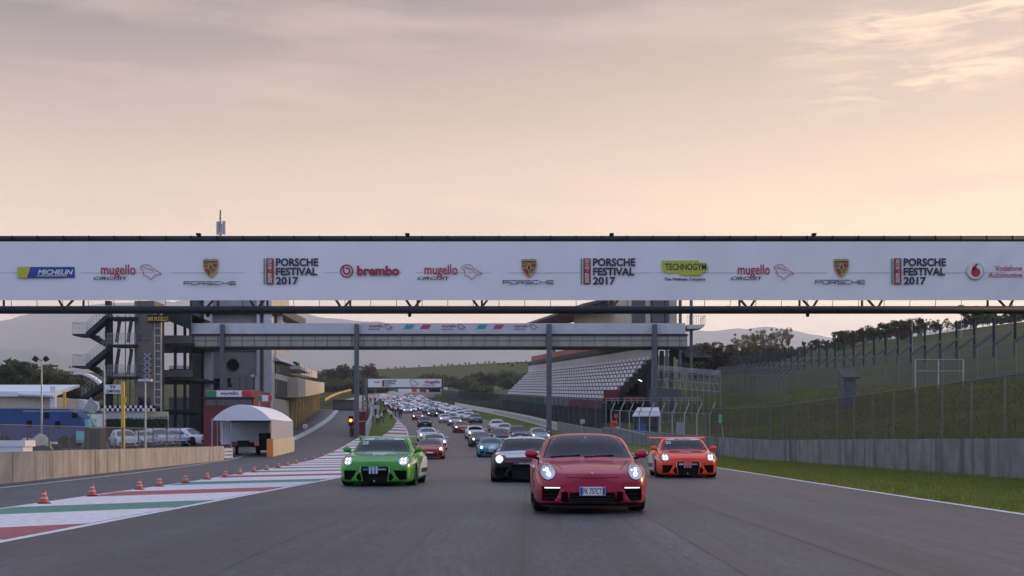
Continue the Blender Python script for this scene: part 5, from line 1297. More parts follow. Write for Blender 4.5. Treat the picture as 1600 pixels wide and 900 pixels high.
wb = wall_strip('white_barrier', lambda y: Wx(y)-.06, 155, 345, .95, .25, 'white', 'long white barrier with slots along the far grass verge', 'barrier')
mb = MB(); y = 156
while y < 250:
    x = Wx(y)-.08; x2 = Wx(y+.55)-.08; mb.quad((x,y,zl(y)+.25),(x2,y+.55,zl(y+.55)+.25),(x2,y+.55,zl(y+.55)+.72),(x,y,zl(y)+.72)); y += 1.9
mb.build('slots', 'greysteel', wb)
lw0, lw1 = G(-60, 763), G(350, 719)
lwx = lambda y: lw0.x+(lw1.x-lw0.x)*(y-lw0.y)/(lw1.y-lw0.y) - 1.1*max(0, (y-70)/14)**2*.0
lw = wall_strip('concrete_wall', lambda y: lwx(y)-.3, 14, lw1.y, .86, .3, 'wallwarm', 'weathered beige concrete wall along the pit exit at left', 'wall')
for W3, fx_, s_, y0_, y1_, st, hh in ((cw, Wx, -.004, 22, 122, 3.1, 1.245), (lw, lambda y: lwx(y)-.3, .302, 22, 82, 3.4, .855)):
    y = y0_
    while y < y1_:
        jb = MB(); x = fx_(y)+s_; x2 = fx_(y+.035)+s_; jb.add([(x,y,zl(y)),(x2,y+.035,zl(y)),(x2,y+.035,zl(y)+hh),(x,y,zl(y)+hh)], [(0,1,2,3)]); jb.build('panel_joint', 'joint', W3); y += st
ar = thing('guard_rail', 'short curved steel guard rail ending the beige concrete wall', 'guard rail', (0,0,0))
mb = MB()
for z in (.2,.42,.64):
    pts = [Vector((lw1.x-.02+.22*t, lw1.y+.05+1.3*t, zl(lw1.y)+z)) for t in (0,.35,.7,1)]
    for a, b in zip(pts, pts[1:]): mb.bar(a, b, .05, .16)
mb.build('rail', M['concrete_w'], ar)
mb = MB()
for t in (.4, 1): mb.box((lw1.x-.1+.22*t, lw1.y+.1+1.3*t, zl(lw1.y)-.2), (lw1.x-.02+.22*t, lw1.y+.2+1.3*t, zl(lw1.y)+.8))
mb.build('post', 'steel', ar)
def fence(name, label, fx, y0, y1, step, z0, z1, m, pr, pm='greysteel', lean=0, panel=True, top=True, ground=None):
    root = thing(name, label, 'fence', (fx(y0), y0, 0)); ys = list(np.arange(y0, y1+.01, step)); g = ground or (lambda x, y: zl(y))
    o0 = Vector((fx(y0), y0, 0)); mp = MB(); mt = MB(); acc = 0
    for a, b in zip(ys, ys[1:]):
        xa, xb = fx(a), fx(b); za, zb2 = g(xa,a), g(xb,b); L = math.hypot(xb-xa, b-a)
        mp.quad((xa-o0.x,a-o0.y,za+z0),(xb-o0.x,b-o0.y,zb2+z0),(xb-o0.x,b-o0.y,zb2+z1),(xa-o0.x,a-o0.y,za+z1), uv=[(acc,z0),(acc+L,z0),(acc+L,z1),(acc,z1)]); acc += L
        mt.tube((xa-o0.x,a-o0.y,za+z1),(xb-o0.x,b-o0.y,zb2+z1), .022, 5)
    if panel: mp.build('wire_mesh', m, root)
    if top: mt.build('top_rail', pm, root)
    mb = MB(); mb.tube((0,0,0), (0,0,1), pr, 6)
    if lean: mb.tube((0,0,.95), (lean,0,1.25), pr*.8, 6)
    p0 = mb.build('post', pm, root); first = True
    for y in ys:
        p = p0 if first else p0.copy()
        if not first: COL.objects.link(p); p.parent = root
        first = False; x = fx(y); p.location = (x-o0.x, y-o0.y, g(x,y)+min(z0, .2)-.3); p.scale = (1,1,z1-min(z0,.2)+.3)
    return root
fence('mesh_fence', 'rust-brown wire mesh fence mounted along the top of the right concrete wall', lambda y: Wx(y)+.32, 26, 92, 3.0, 1.0, 3.25, 'mesh_brown', .034, 'greysteel')
fence('mesh_fence', 'grey fence of bent-topped posts behind the marshal shelter', lambda y: Wx(y)+.5, 92, 122, 3.3, .9, 2.9, 'mesh_fine', .045, 'steel', lean=.4)
fence('mesh_fence', 'tall dark dense debris fence behind the white barrier', lambda y: Wx(y)+.55, 124, 415, 4.85, .3, 4.0, 'mesh_dense', .06, 'greysteel')
fence('mesh_fence', 'wire fence with angled post tops on the grassy ledge at right', lambda y: 33+2.5*math.sin(y/40), 74, 214, 3.5, .1, 3.0, 'mesh_grey', .055, 'greysteel', lean=1.2, ground=H)
fence('mesh_fence', 'second wire fence with angled post tops further up the right bank', lambda y: 26+1.5*math.sin(y/23), 122, 215, 3.6, .1, 2.8, 'mesh_fine', .05, 'greysteel', lean=1.0, ground=H)
fence('post_fence', 'tall dark timber posts with wire climbing the right hillside', lambda y: 47.5+.01*y, 128, 410, 6.0, .1, 4.1, 'mesh_fine', .15, 'cloth_dark', ground=H, top=False)
flx = lambda y: (0-CX)*60/F + ((296-CX)*84/F-(0-CX)*60/F)*(y-60)/24
fence('mesh_fence', 'wire mesh paddock fence with thin posts behind the beige wall', lambda y: flx(y), 56, 84, 2.2, .05, 1.95, 'mesh_grey', .04, 'greysteel')
# goal-like frame, cabin and small things on the right bank
gf = thing('steel_frame', 'pale rectangular steel frame standing by the angled fence on the right bank', 'frame', (0,0,0))
Yg = 96.0; mb = MB()
for x in (1430, 1466, 1505): a, b = P(x,562,Yg), P(x,602,Yg); mb.tube((a.x,Yg,H(a.x,Yg)-.2), a, .05, 6)
for y in (562, 580): mb.tube(P(1430,y,Yg), P(1505,y,Yg), .045, 6)
mb.build('pipe_frame', 'steel', gf)
def cabin(name, label, x0, x1, y0, y1, Y, dep, m, roof, cat='hut'):
    r = thing(name, label, cat, (0,0,0)); a, b = P(x0,y1,Y), P(x1,y0,Y); z = min(H(a.x,Y), a.z)-.2
    mb = MB(); mb.box((a.x,Y,z), (b.x,Y+dep,b.z)); mb.build('wall', m, r)
    mb = MB(); mb.add([(a.x-.15,Y-.3,b.z+.03),(b.x+.2,Y-.3,b.z+.03),(b.x+.2,Y+dep+.1,b.z+.75),(a.x-.15,Y+dep+.1,b.z+.75),(a.x-.15,Y-.3,b.z+.12),(b.x+.2,Y-.3,b.z+.12),(b.x+.2,Y+dep+.1,b.z+.84),(a.x-.15,Y+dep+.1,b.z+.84)], [(0,3,2,1),(4,5,6,7),(0,1,5,4),(1,2,6,5),(2,3,7,6),(3,0,4,7)]); mb.build('roof', roof, r)
    mb = MB(); mb.box((a.x+.25,Y-.03,b.z-.9),(a.x+.25+(b.x-a.x)*.3,Y-.005,b.z-.25)); mb.build('window', 'dglass', r)
    return r
cabin('timing_cabin', 'grey boxy cabin with a slanting roof up on the right bank', 1318, 1337, 592, 621, 98, 1.4, 'greysteel', 'dark')
mh = thing('marshal_shelter', 'open marshal shelter with a pale metal roof behind the right wall', 'shelter', (0,0,0))
Ym = 112.0; a = P(992,676,Ym); b = P(1031,652,Ym); zb0 = H(a.x,Ym)
mb = MB(); mb.box((a.x,Ym+1.8,zb0-.2),(b.x,Ym+1.9,b.z+.3)); mb.build('rear_wall', 'greysteel', mh)
mb = MB(); mb.box((b.x-.12,Ym,zb0-.2),(b.x,Ym+1.79,b.z+.1)); mb.build('side_wall', 'steel', mh)
mb = MB(); mb.box((a.x,Ym,zb0-.2),(a.x+.1,Ym+.1,b.z+.05)); mb.build('post', 'dark', mh)
mb = MB(); t = P(996,638,Ym+2.2); mb.add([(a.x-.25,Ym-.3,b.z+.05),(b.x+.05,Ym-.3,b.z+.05),(b.x+.12,Ym+2.2,t.z),(t.x,Ym+2.2,t.z),(a.x-.25,Ym-.3,b.z+.13),(b.x+.05,Ym-.3,b.z+.13),(b.x+.12,Ym+2.2,t.z+.08),(t.x,Ym+2.2,t.z+.08)], [(0,3,2,1),(4,5,6,7),(0,1,5,4),(1,2,6,5),(2,3,7,6),(3,0,4,7)]); mb.build('roof', M['concrete_w'], mh)
mb = MB(); mb.box((a.x+.9,Ym+.5,zb0+.45),(b.x-.15,Ym+.62,zb0+.53)); mb.build('bench', 'cloth_dark', mh)
def f(mb): mb.box((a.x+.25,Ym+.2,zb0),(a.x+.95,Ym+.8,zb0+.75)); mb.box((a.x+.22,Ym+.17,zb0+.75),(a.x+.98,Ym+.83,zb0+.82))
prop('storage_bin', 'blue lidded bin inside the open marshal shelter', 'bin', f, 'bluebox')
def f(mb):
    q = P(1058,676,100); e = P(1070,660,100); z = H(q.x,100)-.1; mb.box((q.x,100,z),(e.x,100.5,e.z)); mb.box((q.x-.03,99.97,e.z),(e.x+.03,100.53,e.z+.04)); mb.box(((q.x+e.x)/2-.01,99.985,z+.1),((q.x+e.x)/2+.01,99.999,e.z-.05)); mb.box((q.x+.05,99.96,z+.6),(q.x+.1,99.999,z+.7))
prop('electric_cabinet', 'grey electric cabinet on the wall edge right of the marshal shelter', 'cabinet', f, M['steel'])
def f(mb):
    q = None; X = Wx(120)+.45; z = zl(120)+1.0; mb.lathe([(0,0),(.3,0),(.3,.25),(.27,.3),(.27,.6),(.3,.65),(.3,.9),(0,.9)], 16, 0, (X-.1,120,z))
prop('orange_drum', 'orange drum standing behind the grey wall near the debris fence end', 'drum', f, 'orange', smooth=True)
bm_ = thing('barrier_pole', 'long pale barrier pole lying over the concrete wall left of the shelter', 'pole', (0,0,0))
mb = MB(); A, B = P(966,669,112), P(1008,679,100); mb.tube(A, B, .05, 8); mb.build('pole', 'steel', bm_)
mb = MB(); mb.lathe([(0,-.12),(.09,-.08),(.12,0),(.09,.08),(0,.12)], 10, 0, tuple(A)); mb.build('counterweight', M['concrete_w'], bm_)
fp = thing('marker_flag', 'thin teal flag on a leaning pole behind the right wall', 'flag', (0,0,0))
mb = MB(); A, B = P(1131,683,86), P(1125,646,86); mb.tube((A.x,86,A.z-.3), B, .02, 6); mb.build('pole', 'steel', fp)
mb = MB(); c1, c2 = P(1123,648,86), P(1128,661,86); mb.box((c1.x,86.03,c2.z),(c2.x,86.05,c1.z)); mb.build('cloth', 'teal', fp)
def f(mb):
    q, e = P(908,678,124), P(917,655,124); mb.box((q.x,123.6,q.z-.3),(q.x+.06,123.66,e.z)); mb.box((q.x-.1,123.55,e.z-.45),(q.x+.35,123.6,e.z))
prop('fence_sign', 'small grey sign on a post before the debris fence end', 'sign', f, M['steel'])
def f(mb):
    q = P(963,650,125); mb.box((q.x-.2,125,q.z-.2),(q.x+.18,125.05,q.z+.2)); mb.tube((q.x,125.1,q.z-2.2),(q.x,125.1,q.z),.03,6)
prop('warning_board', 'small orange board on a post left of the marshal shelter', 'sign', f, 'orange')
def lamp_mast(x, ytop, Y, label, heads=1, h=None):
    r = thing('lamp_mast', label, 'lamp post', (0,0,0)); t = P(x,ytop,Y); z = H(t.x,Y)-.2
    mb = MB(); mb.tube((t.x,Y,z), t, .09, 8, 0, .05); mb.build('pole', 'steel', r)
    for s in ((-1,1) if heads == 2 else (0,)):
        mb = MB(); c = Vector((t.x+s*.42,Y-.1,t.z+.1))
        if heads == 2:
            q = [Vector((-.22,0,-.2)),Vector((.22,0,-.2)),Vector((.16,0,.2)),Vector((-.16,0,.2))]; rot = Matrix.Rotation(R(-30*s), 3, 'Y')
            vs = [c+rot@v+Vector((0,-.12,0)) for v in q]+[c+rot@(v*.7)+Vector((0,.15,0)) for v in q]
            mb.add(vs, [(0,1,2,3),(7,6,5,4),(0,4,5,1),(1,5,6,2),(2,6,7,3),(3,7,4,0)]); mb.tube(t, c, .035, 6)
        else: mb.box((t.x-.5,Y-.2,t.z),(t.x+.5,Y+.2,t.z+.18))
        mb.build('floodlight', 'cloth_dark' if heads == 2 else M['concrete_w'], r)
    return r
lamp_mast(65, 563, 100, 'tall grey mast with twin floodlights in front of the blue transporter', 2)
lamp_mast(1425, 500, 180, 'lamp mast with one flat lantern on the right hillside among posts', 1)
lamp_mast(1502, 478, 230, 'plain tall mast at the right end of the ridge trees', 1)
for x, yt in ((12,566),(50,569),(85,573),(112,574)):
    lamp_mast(x, yt, 330, {12:'distant twin lamp mast at the far left edge',50:'distant twin lamp mast between the left trees',85:'distant twin lamp mast right of the left trees',112:'distant twin lamp mast nearest the fire stairs'}[x], 2)
# ================================================================== grandstand
TIERM = mat('stand_concrete', (.20,.20,.235), .85, var=.15, scale=1)
gs = thing('grandstand', 'large grandstand of white seats under a dark roof on the right', 'grandstand', (0,0,0))
GA = Vector((8.9,150,0)); gd = Vector((-.109,.994,0)); gn = Vector((.994,.109,0)); GL = 132.0; NR = 11; DP = .52; RS = .51; FH = 3.3
def gp(s, o, h): p = GA+gd*s+gn*o; return (p.x, p.y, zl(GA.y+gd.y*s)+h)
def gslab(mbx, s0, s1, o0, o1, h0, h1, mi=0, n=1):
    for i in range(n):
        a, b = s0+(s1-s0)*i/n, s0+(s1-s0)*(i+1)/n
        mbx.add([gp(a,o0,h0),gp(b,o0,h0),gp(b,o1,h0),gp(a,o1,h0),gp(a,o0,h1),gp(b,o0,h1),gp(b,o1,h1),gp(a,o1,h1)], [(0,3,2,1),(4,5,6,7),(0,1,5,4),(1,2,6,5),(2,3,7,6),(3,0,4,7)], mi)
for r in range(NR):
    mb = MB(); gslab(mb, .3, GL, r*DP, r*DP+DP-.003, FH+r*RS-.5, FH+r*RS, 0, 12); mb.build('tier', TIERM, gs)
seats = []
for r in range(NR):
    s = .5+(r % 2)*1.3
    while s < GL-3: seats.append((s, r)); s += 2.6
seats.sort()
SEATM = mat('white_seat_plastic', (.74,.75,.80), .45); rest = MB()
for i, (s, r) in enumerate(seats):
    mbx = MB() if i < 100 else rest
    gslab(mbx, s, s+1.75, r*DP+.12, r*DP+.40, FH+r*RS+.10, FH+r*RS+.15); gslab(mbx, s, s+1.75, r*DP+.38, r*DP+.43, FH+r*RS+.152, FH+r*RS+.46)
    if i < 100: mbx.build('seat', SEATM, gs)
ro = rest.build('seat_rows', SEATM, gs); ro['kind'] = 'stuff'
mb = MB()
for a, b, mi in ((.2,26,2),(26.05,55,1),(55.05,GL,0)): gslab(mb, a, b, -.25, -.05, FH-.7, FH+.35, mi, 6)
mb.build('front_parapet', [mat('stand_green',(.12,.30,.22),.6), M['concrete_w'], mat('stand_red',(.42,.10,.12),.6)], gs)
mb = MB(); gslab(mb, .3, GL, 0, .3, -.5, FH-.72, 0, 10); mb.build('front_wall', 'concrete_d', gs)
mb = MB(); gslab(mb, .2, GL, NR*DP, NR*DP+.2, FH+NR*RS-.4, FH+NR*RS+1.0, 0, 10); mb.build('rear_parapet', M['concrete_w'], gs)
mb = MB()
for r in range(NR):
    gslab(mb, -.25, .28, r*DP-.1, r*DP+DP-.1, FH+r*RS-1.25, FH+r*RS-.05)
gslab(mb, -.2, .25, 0.0, .45, -.5, FH-1.2); gslab(mb, -.2, .25, NR*DP-.6, NR*DP, -.5, FH+NR*RS-1.3); gslab(mb, -.2, .2, 2.6, 2.9, -.5, FH+1)
mb.build('raker_beam', 'dark', gs)
mb = MB(); gslab(mb, 1.0, 1.2, .35, NR*DP-.6, -.5, FH-.0); mb.build('undercroft_shade', 'black', gs)  # black sheet standing in for the shade in the opening under the tiers
mb = MB(); a, b = P(992,590,150.8), P(1003,596,150.8); mb.tube(a, b, .06, 6); mb.build('tube_lamp', mat('tube_light', (.9,.9,.9), .4, emit=(1,.97,.9), es=1.6), gs)
# upper storey and roof
mb = MB(); gslab(mb, 0, GL, NR*DP+.6, NR*DP+4, FH+NR*RS+1.4, FH+NR*RS+2.1, 0, 6); mb.build('upper_deck', 'concrete_d', gs)
mb = MB(); gslab(mb, 14, GL, NR*DP+.7, NR*DP+3.5, FH+NR*RS+2.15, FH+NR*RS+3.1, 0, 6); mb.build('upper_seating', mat('red_seat_plastic', (.40,.05,.055), .5, var=.4, scale=2), gs)
mb = MB(); gslab(mb, 10, GL, NR*DP+.5, NR*DP+3, -.5, FH+NR*RS+1.3, 0, 4); mb.build('rear_block', 'concrete_d', gs)
mb = MB(); gslab(mb, -2.0, 40, 2.4, NR*DP+2.6, FH+NR*RS+2.15, FH+NR*RS+7.4); mb.build('hospitality_block', 'cream', gs)
mb = MB(); gslab(mb, -2.05, -2.01, 3.0, 4.6, FH+NR*RS+3.4, FH+NR*RS+6.8); gslab(mb, -2.05, -2.01, 5.2, 7.4, FH+NR*RS+3.4, FH+NR*RS+6.8); mb.build('window', 'dglass', gs)
for o_ in (NR*DP-.4, NR*DP+1.2, NR*DP+2.8, NR*DP+4.1):
    mb = MB(); gslab(mb, -2.4, -2.08, o_, o_+.3, FH+NR*RS-2.5, FH+NR*RS+7.4); mb.build('column', 'concrete_d', gs)
mb = MB(); lo, hi = FH+NR*RS+6.2, FH+NR*RS+7.0
for k in range(10):
    a, b = 6+k*(GL-14)/10, 6+(k+1)*(GL-14)/10; la, lb = lo+(k/10)*1.6, lo+((k+1)/10)*1.6
    q = lambda s, o, h: gp(s, o, h)
    mb.add([q(a,-1.5,la),q(b,-1.5,lb),q(b,6,lb+1.6),q(a,6,la+1.6),q(a,-1.5,la+.3),q(b,-1.5,lb+.3),q(b,6,lb+2.1),q(a,6,la+2.1),q(b,10,lb+1.4),q(a,10,la+1.4),q(b,10,lb+2.2),q(a,10,la+2.2)], [(0,3,2,1),(3,9,8,2),(4,5,6,7),(7,6,10,11),(0,1,5,4)]+([(0,4,7,3),(3,7,11,9)] if k == 0 else [])+([(1,2,6,5),(2,8,10,6)] if k == 9 else []))
mb.build('roof', mat('roof_metal', (.075,.075,.085), .5, .2, var=.15, scale=.3), gs)
for s in (22, 60, 98):
    mb = MB(); mb.tube(gp(s,7,FH+NR*RS), gp(s,7,lo+2.4), .4, 10); mb.build('roof_column', 'concrete', gs)
mb = MB(); a, b = P(1072,508.5,148), P(1100,516,148)
mb.add([(a.x,147,b.z+.1),(b.x-.7,147,b.z+.1),(b.x,147.6,a.z-.15),(b.x,152,a.z-.15),(a.x,152,b.z+.1),(a.x,147,a.z),(b.x,147,a.z),(b.x,147.6,a.z),(b.x,152,a.z),(a.x,152,a.z)], [(0,4,3,2,1),(5,6,7,8,9),(0,1,6,5),(1,2,7,6),(2,3,8,7),(3,4,9,8)])
bal = mb.build('balcony', M['concrete_w'], gs)
mb = MB()
for k in range(9): x = a.x+(b.x-a.x)*k/8; mb.tube((x,147,a.z),(x,147,a.z+1.0),.025,4)
for k in range(5): mb.tube((b.x,147+k,a.z),(b.x,147+k,a.z+1.0),.025,4)
mb.tube((a.x,147,a.z+1),(b.x,147,a.z+1),.03,4); mb.tube((b.x,147,a.z+1),(b.x,151,a.z+1),.03,4); mb.build('handrail', 'greysteel', bal)
mb = MB()
for k in range(5):
    x0, x1 = 1056+k*4, 1080+k*8; pbox(mb, x0, x1, 541+k*3.6, 544+k*3.6, 152-k*.4, 8, 0)
mb.build('rear_terrace', 'concrete_d', gs)
for x in (1017, 1031, 1046):
    mb = MB(); q = P(x,548,154); mb.box((q.x,154,zl(154)-.5),(q.x+.5,154.6,q.z)); mb.build('column', 'concrete_d', gs)
# scaffold bleacher beside it
sc = thing('scaffold_stand', 'temporary scaffold bleacher of grey tubes right of the grandstand', 'bleacher', (0,0,0))
mb = MB(); Ys_ = 140.0
for k in range(13):
    p = P(1018+k*9, 577+k*.7, Ys_); mb.tube((p.x,Ys_,H(p.x,Ys_)-.2), (p.x,Ys_,p.z), .028, 5)
    if k < 12: p2 = P(1027+k*9, 612, Ys_); mb.tube((p.x,Ys_,p.z), (p2.x,Ys_,p2.z), .03, 4)
for y in (580, 592, 604): mb.tube(P(1018,y,Ys_), P(1126,y+8,Ys_), .035, 5)
mb.build('scaffold_tubes', 'steel', sc)
for k in range(5):
    mb = MB(); A, B = P(1018,577-k*1.6,Ys_+k*.7), P(1126,586-k*1.6,Ys_+k*.7); mb.bar(A, B, .2, .04); mb.build('bench', M['concrete_w'], sc)
def f(mb): pbox(mb, 1014, 1064, 608, 621, 138, .06)
prop('fence_banner', 'blank blue-grey banner hung on the fence below the scaffold bleacher', 'banner', f, M['greysteel'])
def f(mb):
    pbox(mb, 944, 967, 609, 627, 146, 2.0); pbox(mb, 975, 1006, 619, 628, 146, .6)
prop('red_kiosk', 'dark red kiosk under the near end of the grandstand', 'kiosk', f, 'red')
rl = thing('hand_railing', 'pale pipe railing along the path below the grandstand end', 'railing', (0,0,0))
mb = MB(); Yr = 138.0
for y in (622.5, 626): mb.tube(P(945,y,Yr), P(1095,y-1,Yr), .035, 5)
for k in range(16): mb.tube(P(946+k*10,622.5,Yr), P(946+k*10,631,Yr), .03, 5)
mb.build('rails', 'steel', rl)
# ================================================================== left paddock
def zg(px, py): return G(px, py)
tr = thing('transporter', 'long navy blue race transporter parked behind the paddock fence', 'truck', (0,0,0))
YT = 104.0; z0 = H(P(60,680,YT).x, YT)
a, b = P(-40,690,YT), P(138,640,YT)
mb = MB(); mb.add([(a.x,YT,z0+.5),(b.x-1.0,YT,z0+.5),(b.x,YT,z0+1.4),(b.x-.6,YT,b.z-.6),(b.x-1.6,YT,b.z+.05),(a.x,YT,b.z+.12),(a.x,YT+2.5,z0+.5),(b.x-1.0,YT+2.5,z0+.5),(b.x,YT+2.5,z0+1.4),(b.x-.6,YT+2.5,b.z-.6),(b.x-1.6,YT+2.5,b.z+.05),(a.x,YT+2.5,b.z+.12)], [(5,4,3,2,1,0),(6,7,8,9,10,11)]+[(i,(i+1)%6,6+(i+1)%6,6+i) for i in range(6)]); mb.build('body', 'navy', tr)
mb = MB(); pbox(mb, 36, 134, 641.5, 643, YT-.05, .05); pbox(mb, 18, 138, 637, 638.2, YT-.04, .04); mb.build('stripe', M['steel'], tr)
for x0, x1, y0, y1 in ((69,77,645,654),(112,121,645,653),(42,50,657,668),(86,94,658,668)):
    mb = MB(); pbox(mb, x0, x1, y0, y1, YT-.03, .04); mb.build('window', 'black', tr)
for x in (-10, 8, 100, 118):
    mb = MB(); q = P(x,690,YT); mb.lathe([(0,-.15),(.5,-.15),(.5,.15),(0,.15)], 18, 0, (0,0,0), 'x'); o = mb.build('wheel', 'tyre', tr); o.location = (q.x,YT+.1,z0+.5); o.rotation_euler = (0,0,R(90))
mq = thing('marquee', 'white flat-topped marquee with a rolled awning behind the blue transporter', 'marquee', (0,0,0))
YM = 112.0; a, b = P(-60,660,YM), P(84,620,YM)
mb = MB(); mb.box((a.x,YM,z0),(b.x,YM+6,b.z)); mb.build('wall', 'cream', mq)
mb = MB(); a2, b2 = P(-60,620,YM), P(90,605,YM); mb.add([(a2.x,YM-.5,a2.z+.02),(b2.x,YM-.5,a2.z+.02),(b2.x-.3,YM+6.4,b2.z+.3),(a2.x,YM+6.4,b2.z+.3),(a2.x,YM-.5,a2.z+.45),(b2.x,YM-.5,a2.z+.45),(b2.x-.3,YM+6.4,b2.z+.5),(a2.x,YM+6.4,b2.z+.5)], [(0,3,2,1),(4,5,6,7),(0,1,5,4),(1,2,6,5),(2,3,7,6),(3,0,4,7)]); mb.build('roof', 'canvas', mq)
mb = MB(); mb.tube(P(28,616,YM-.9), P(84,618,YM-.9), .18, 8); mb.build('rolled_awning', 'canvas', mq)
mb = MB(); a3, b3 = P(82,640,YM), P(90,604,YM); mb.box((a3.x,YM-.6,z0),(b3.x,YM-.2,b3.z)); mb.build('end_post', M['canvas'], mq)
wt = thing('roof_tent', 'row of low white tent tops beyond the blue transporter', 'tent', (0,0,0))
mb = MB(); mb.prism([(P(x,y,118).x,P(x,y,118).z) for x,y in ((90,640),(134,640),(132,626),(120,623),(106,625),(92,623))], 118, 122); mb.build('roof', 'canvas', wt)
dsn = thing('diamond_board', 'pale diamond-shaped board standing on the cab of the blue transporter', 'sign', (0,0,0))
mb = MB(); mb.prism([(P(x,y,101).x,P(x,y,101).z) for x,y in ((141,620),(153,634),(147,647),(130,640))], 101, 101.08); mb.build('board', M['steel'], dsn)
mb = MB(); q = P(141,646,101.2); mb.tube((q.x,101.2,z0), q, .05, 6); mb.build('post', 'steel', dsn)
tv = thing('sign', 'white TV COMPOUND sign on a grey pole beside the fire stairs', 'sign', (0,0,0))
mb = MB(); pbox(mb, 164, 190, 601, 615, 98, .08); mb.build('board', 'white', tv); ptext('TV', 171, 181, 602.3, 607.5, 97.98, 'black', tv, .04); ptext('COMPOUND', 165.5, 188, 609, 613.5, 97.98, 'black', tv, .03)
mb = MB(); q = P(163,572,98.1); mb.tube((q.x,98.1,H(q.x,98)-.2), q, .06, 8); mb.build('pole', 'steel', tv)
def f(mb):
    q = P(191.5,596,97.5); mb.box((q.x-.12,97.5,H(q.x,97)-.2),(q.x+.12,97.74,q.z)); mb.box((q.x+.12,97.55,q.z-1.6),(q.x+.22,97.7,q.z-1.2))
prop('yellow_post', 'square yellow post beside the TV COMPOUND sign', 'post', f, 'yellow')
def f(mb):
    q = P(100,612,110); mb.box((q.x-.1,110,H(q.x,110)-.2),(q.x+.1,110.2,q.z))
prop('yellow_post', 'thin yellow post between marquee and low tent tops', 'post', f, 'yellow')
lamp_mast(227, 596, 96, 'thin grey lamp pole in front of the lift shaft', 1)
hd = MB(); 
for _ in range(2600):
    t = random.random(); p = P(167+95*t, 668-4*t, 120); x, y, z = p.x, 119.8+random.uniform(-.4,.4), p.z+random.uniform(-1.4,.75)
    a = random.random()*6.28; s = .07; hd.add([(x,y,z),(x+s*math.cos(a),y+s*math.sin(a),z+.05),(x+s*.5,y-.05,z+.13)], [(0,1,2)])
hdm = hd; q0 = P(167,668,120); q1 = P(262,664,120); hdm.box((q0.x,119.8,H(q0.x,120)-.2),(q1.x,120.2,q1.z+.55))
tag(hdm.build('hedge', mat('hedge_leaf', (.018,.042,.022), .8, var=.4, scale=3)), 'long low dark green hedge behind the parked paddock cars', 'hedge')
def van(name, label, px, py, w, h, L, m, yaw, cat='van'):
    r = thing(name, label, cat, (0,0,0)); g = G(px, py)
    mb = MB(); pr_ = [(-L/2,.35),(L/2-.9,.35),(L/2,.4),(L/2,h*.48),(L/2-.55,h*.56),(L/2-1.0,h*.97),(L/2-1.3,h),(-L/2+.1,h),(-L/2,h*.9)]
    mb.prism(pr_, -w/2, w/2); mb.build('body', m, r)
    mb = MB(); mb.prism([(L/2-.62,h*.6),(L/2-1.02,h*.93),(L/2-1.75,h*.93),(L/2-1.75,h*.6)], -w/2-.01, w/2+.01); mb.build('window', 'dglass', r)
    for sx_ in (-L*.32, L*.30):
        for sy in (-w/2+.1, w/2-.1):
            mb = MB(); mb.lathe([(0,-.1),(.34,-.1),(.34,.1),(0,.1)], 16, 0, (0,0,0), 'x'); o = mb.build('wheel', 'tyre', r); o.rotation_euler = (0,0,R(90)); o.location = (sx_,sy,.34)
    r.location = (g.x,g.y,g.z); r.rotation_euler = (0,0,yaw); return r
van('van', 'white van parked behind the hedge near the TV COMPOUND sign', 160, 679, 1.9, 2.2, 5, 'white', 2.6)
van('yellow_van', 'mustard yellow van parked at the end of the hedge', 280, 668, 1.9, 2.3, 4.8, 'yellow', -1.3)
van('utility_truck', 'turquoise utility truck parked behind the wire paddock fence', 136, 699, 1.8, 1.35, 4.6, 'teal', -1.2, 'truck')
sl_ = thing('scissor_lift', 'pale turquoise lifting platform behind the turquoise truck', 'lift', (0,0,0))
mb = MB(); pbox(mb, 133, 139, 655, 668, 96, .6); mb.build('cab', mat('pale_teal',(.15,.42,.5),.5), sl_)
mb = MB()
for x in (141.5, 151): q, e = P(x,655,96), P(x,672,96); mb.tube(q, e, .05, 5)
for a_, b_ in (((141.5,655),(151,668)),((151,655),(141.5,668)),((141,655),(152,655)),((141,669),(152,669)),((138,671),(156,671))): mb.tube(P(*a_,96), P(*b_,96), .06, 5)
mb.build('scissor_arms', mat('mint_paint',(.25,.55,.42),.5), sl_)
mb = MB(); q = P(133,671,96); mb.box((q.x,95.8,H(q.x,96)-.1),(q.x+1.2,97,q.z+.1)); mb.build('base', 'dark', sl_)
tp = thing('tarpaulin_heap', 'beige tarpaulin draped over stacked gear behind the wire fence', 'heap', (0,0,0))
g = G(58,703); mb = MB(); rr = random.Random(5); n = 12
for i in range(n):
    for j in range(9):
        u, v = i/(n-1)*2-1, j/8*2-1; h = max(0, 1.1*(1-u*u)**.6*(1-v*v*.8)**.6*(1+.25*math.sin(u*5+v*3))+rr.uniform(-.07,.07)); mb.v.append((u*1.5, v*.8, h))
for i in range(n-1):
    for j in range(8): mb.f.append((i*9+j,(i+1)*9+j,(i+1)*9+j+1,i*9+j+1)); mb.m.append(0)
mb.build('tarpaulin', mat('beige_tarp',(.42,.36,.28),.8,var=.2,scale=2), tp, True); tp.location = g
mb = MB(); mb.box((-1.9,-.3,0),(-1.3,.4,.6)); mb.box((1.2,-.5,0),(1.9,.2,.45)); mb.build('crates', 'cloth_dark', tp)
def f(mb):
    q = P(-10,712,52); e = P(36,706,52); mb.box((q.x,52,0),(e.x,53,1.15)); mb.box((q.x,51.95,.95),(e.x+.1,53.05,1.2))
prop('white_chest', 'white chest just behind the beige wall at the left edge', 'chest', f, 'white')
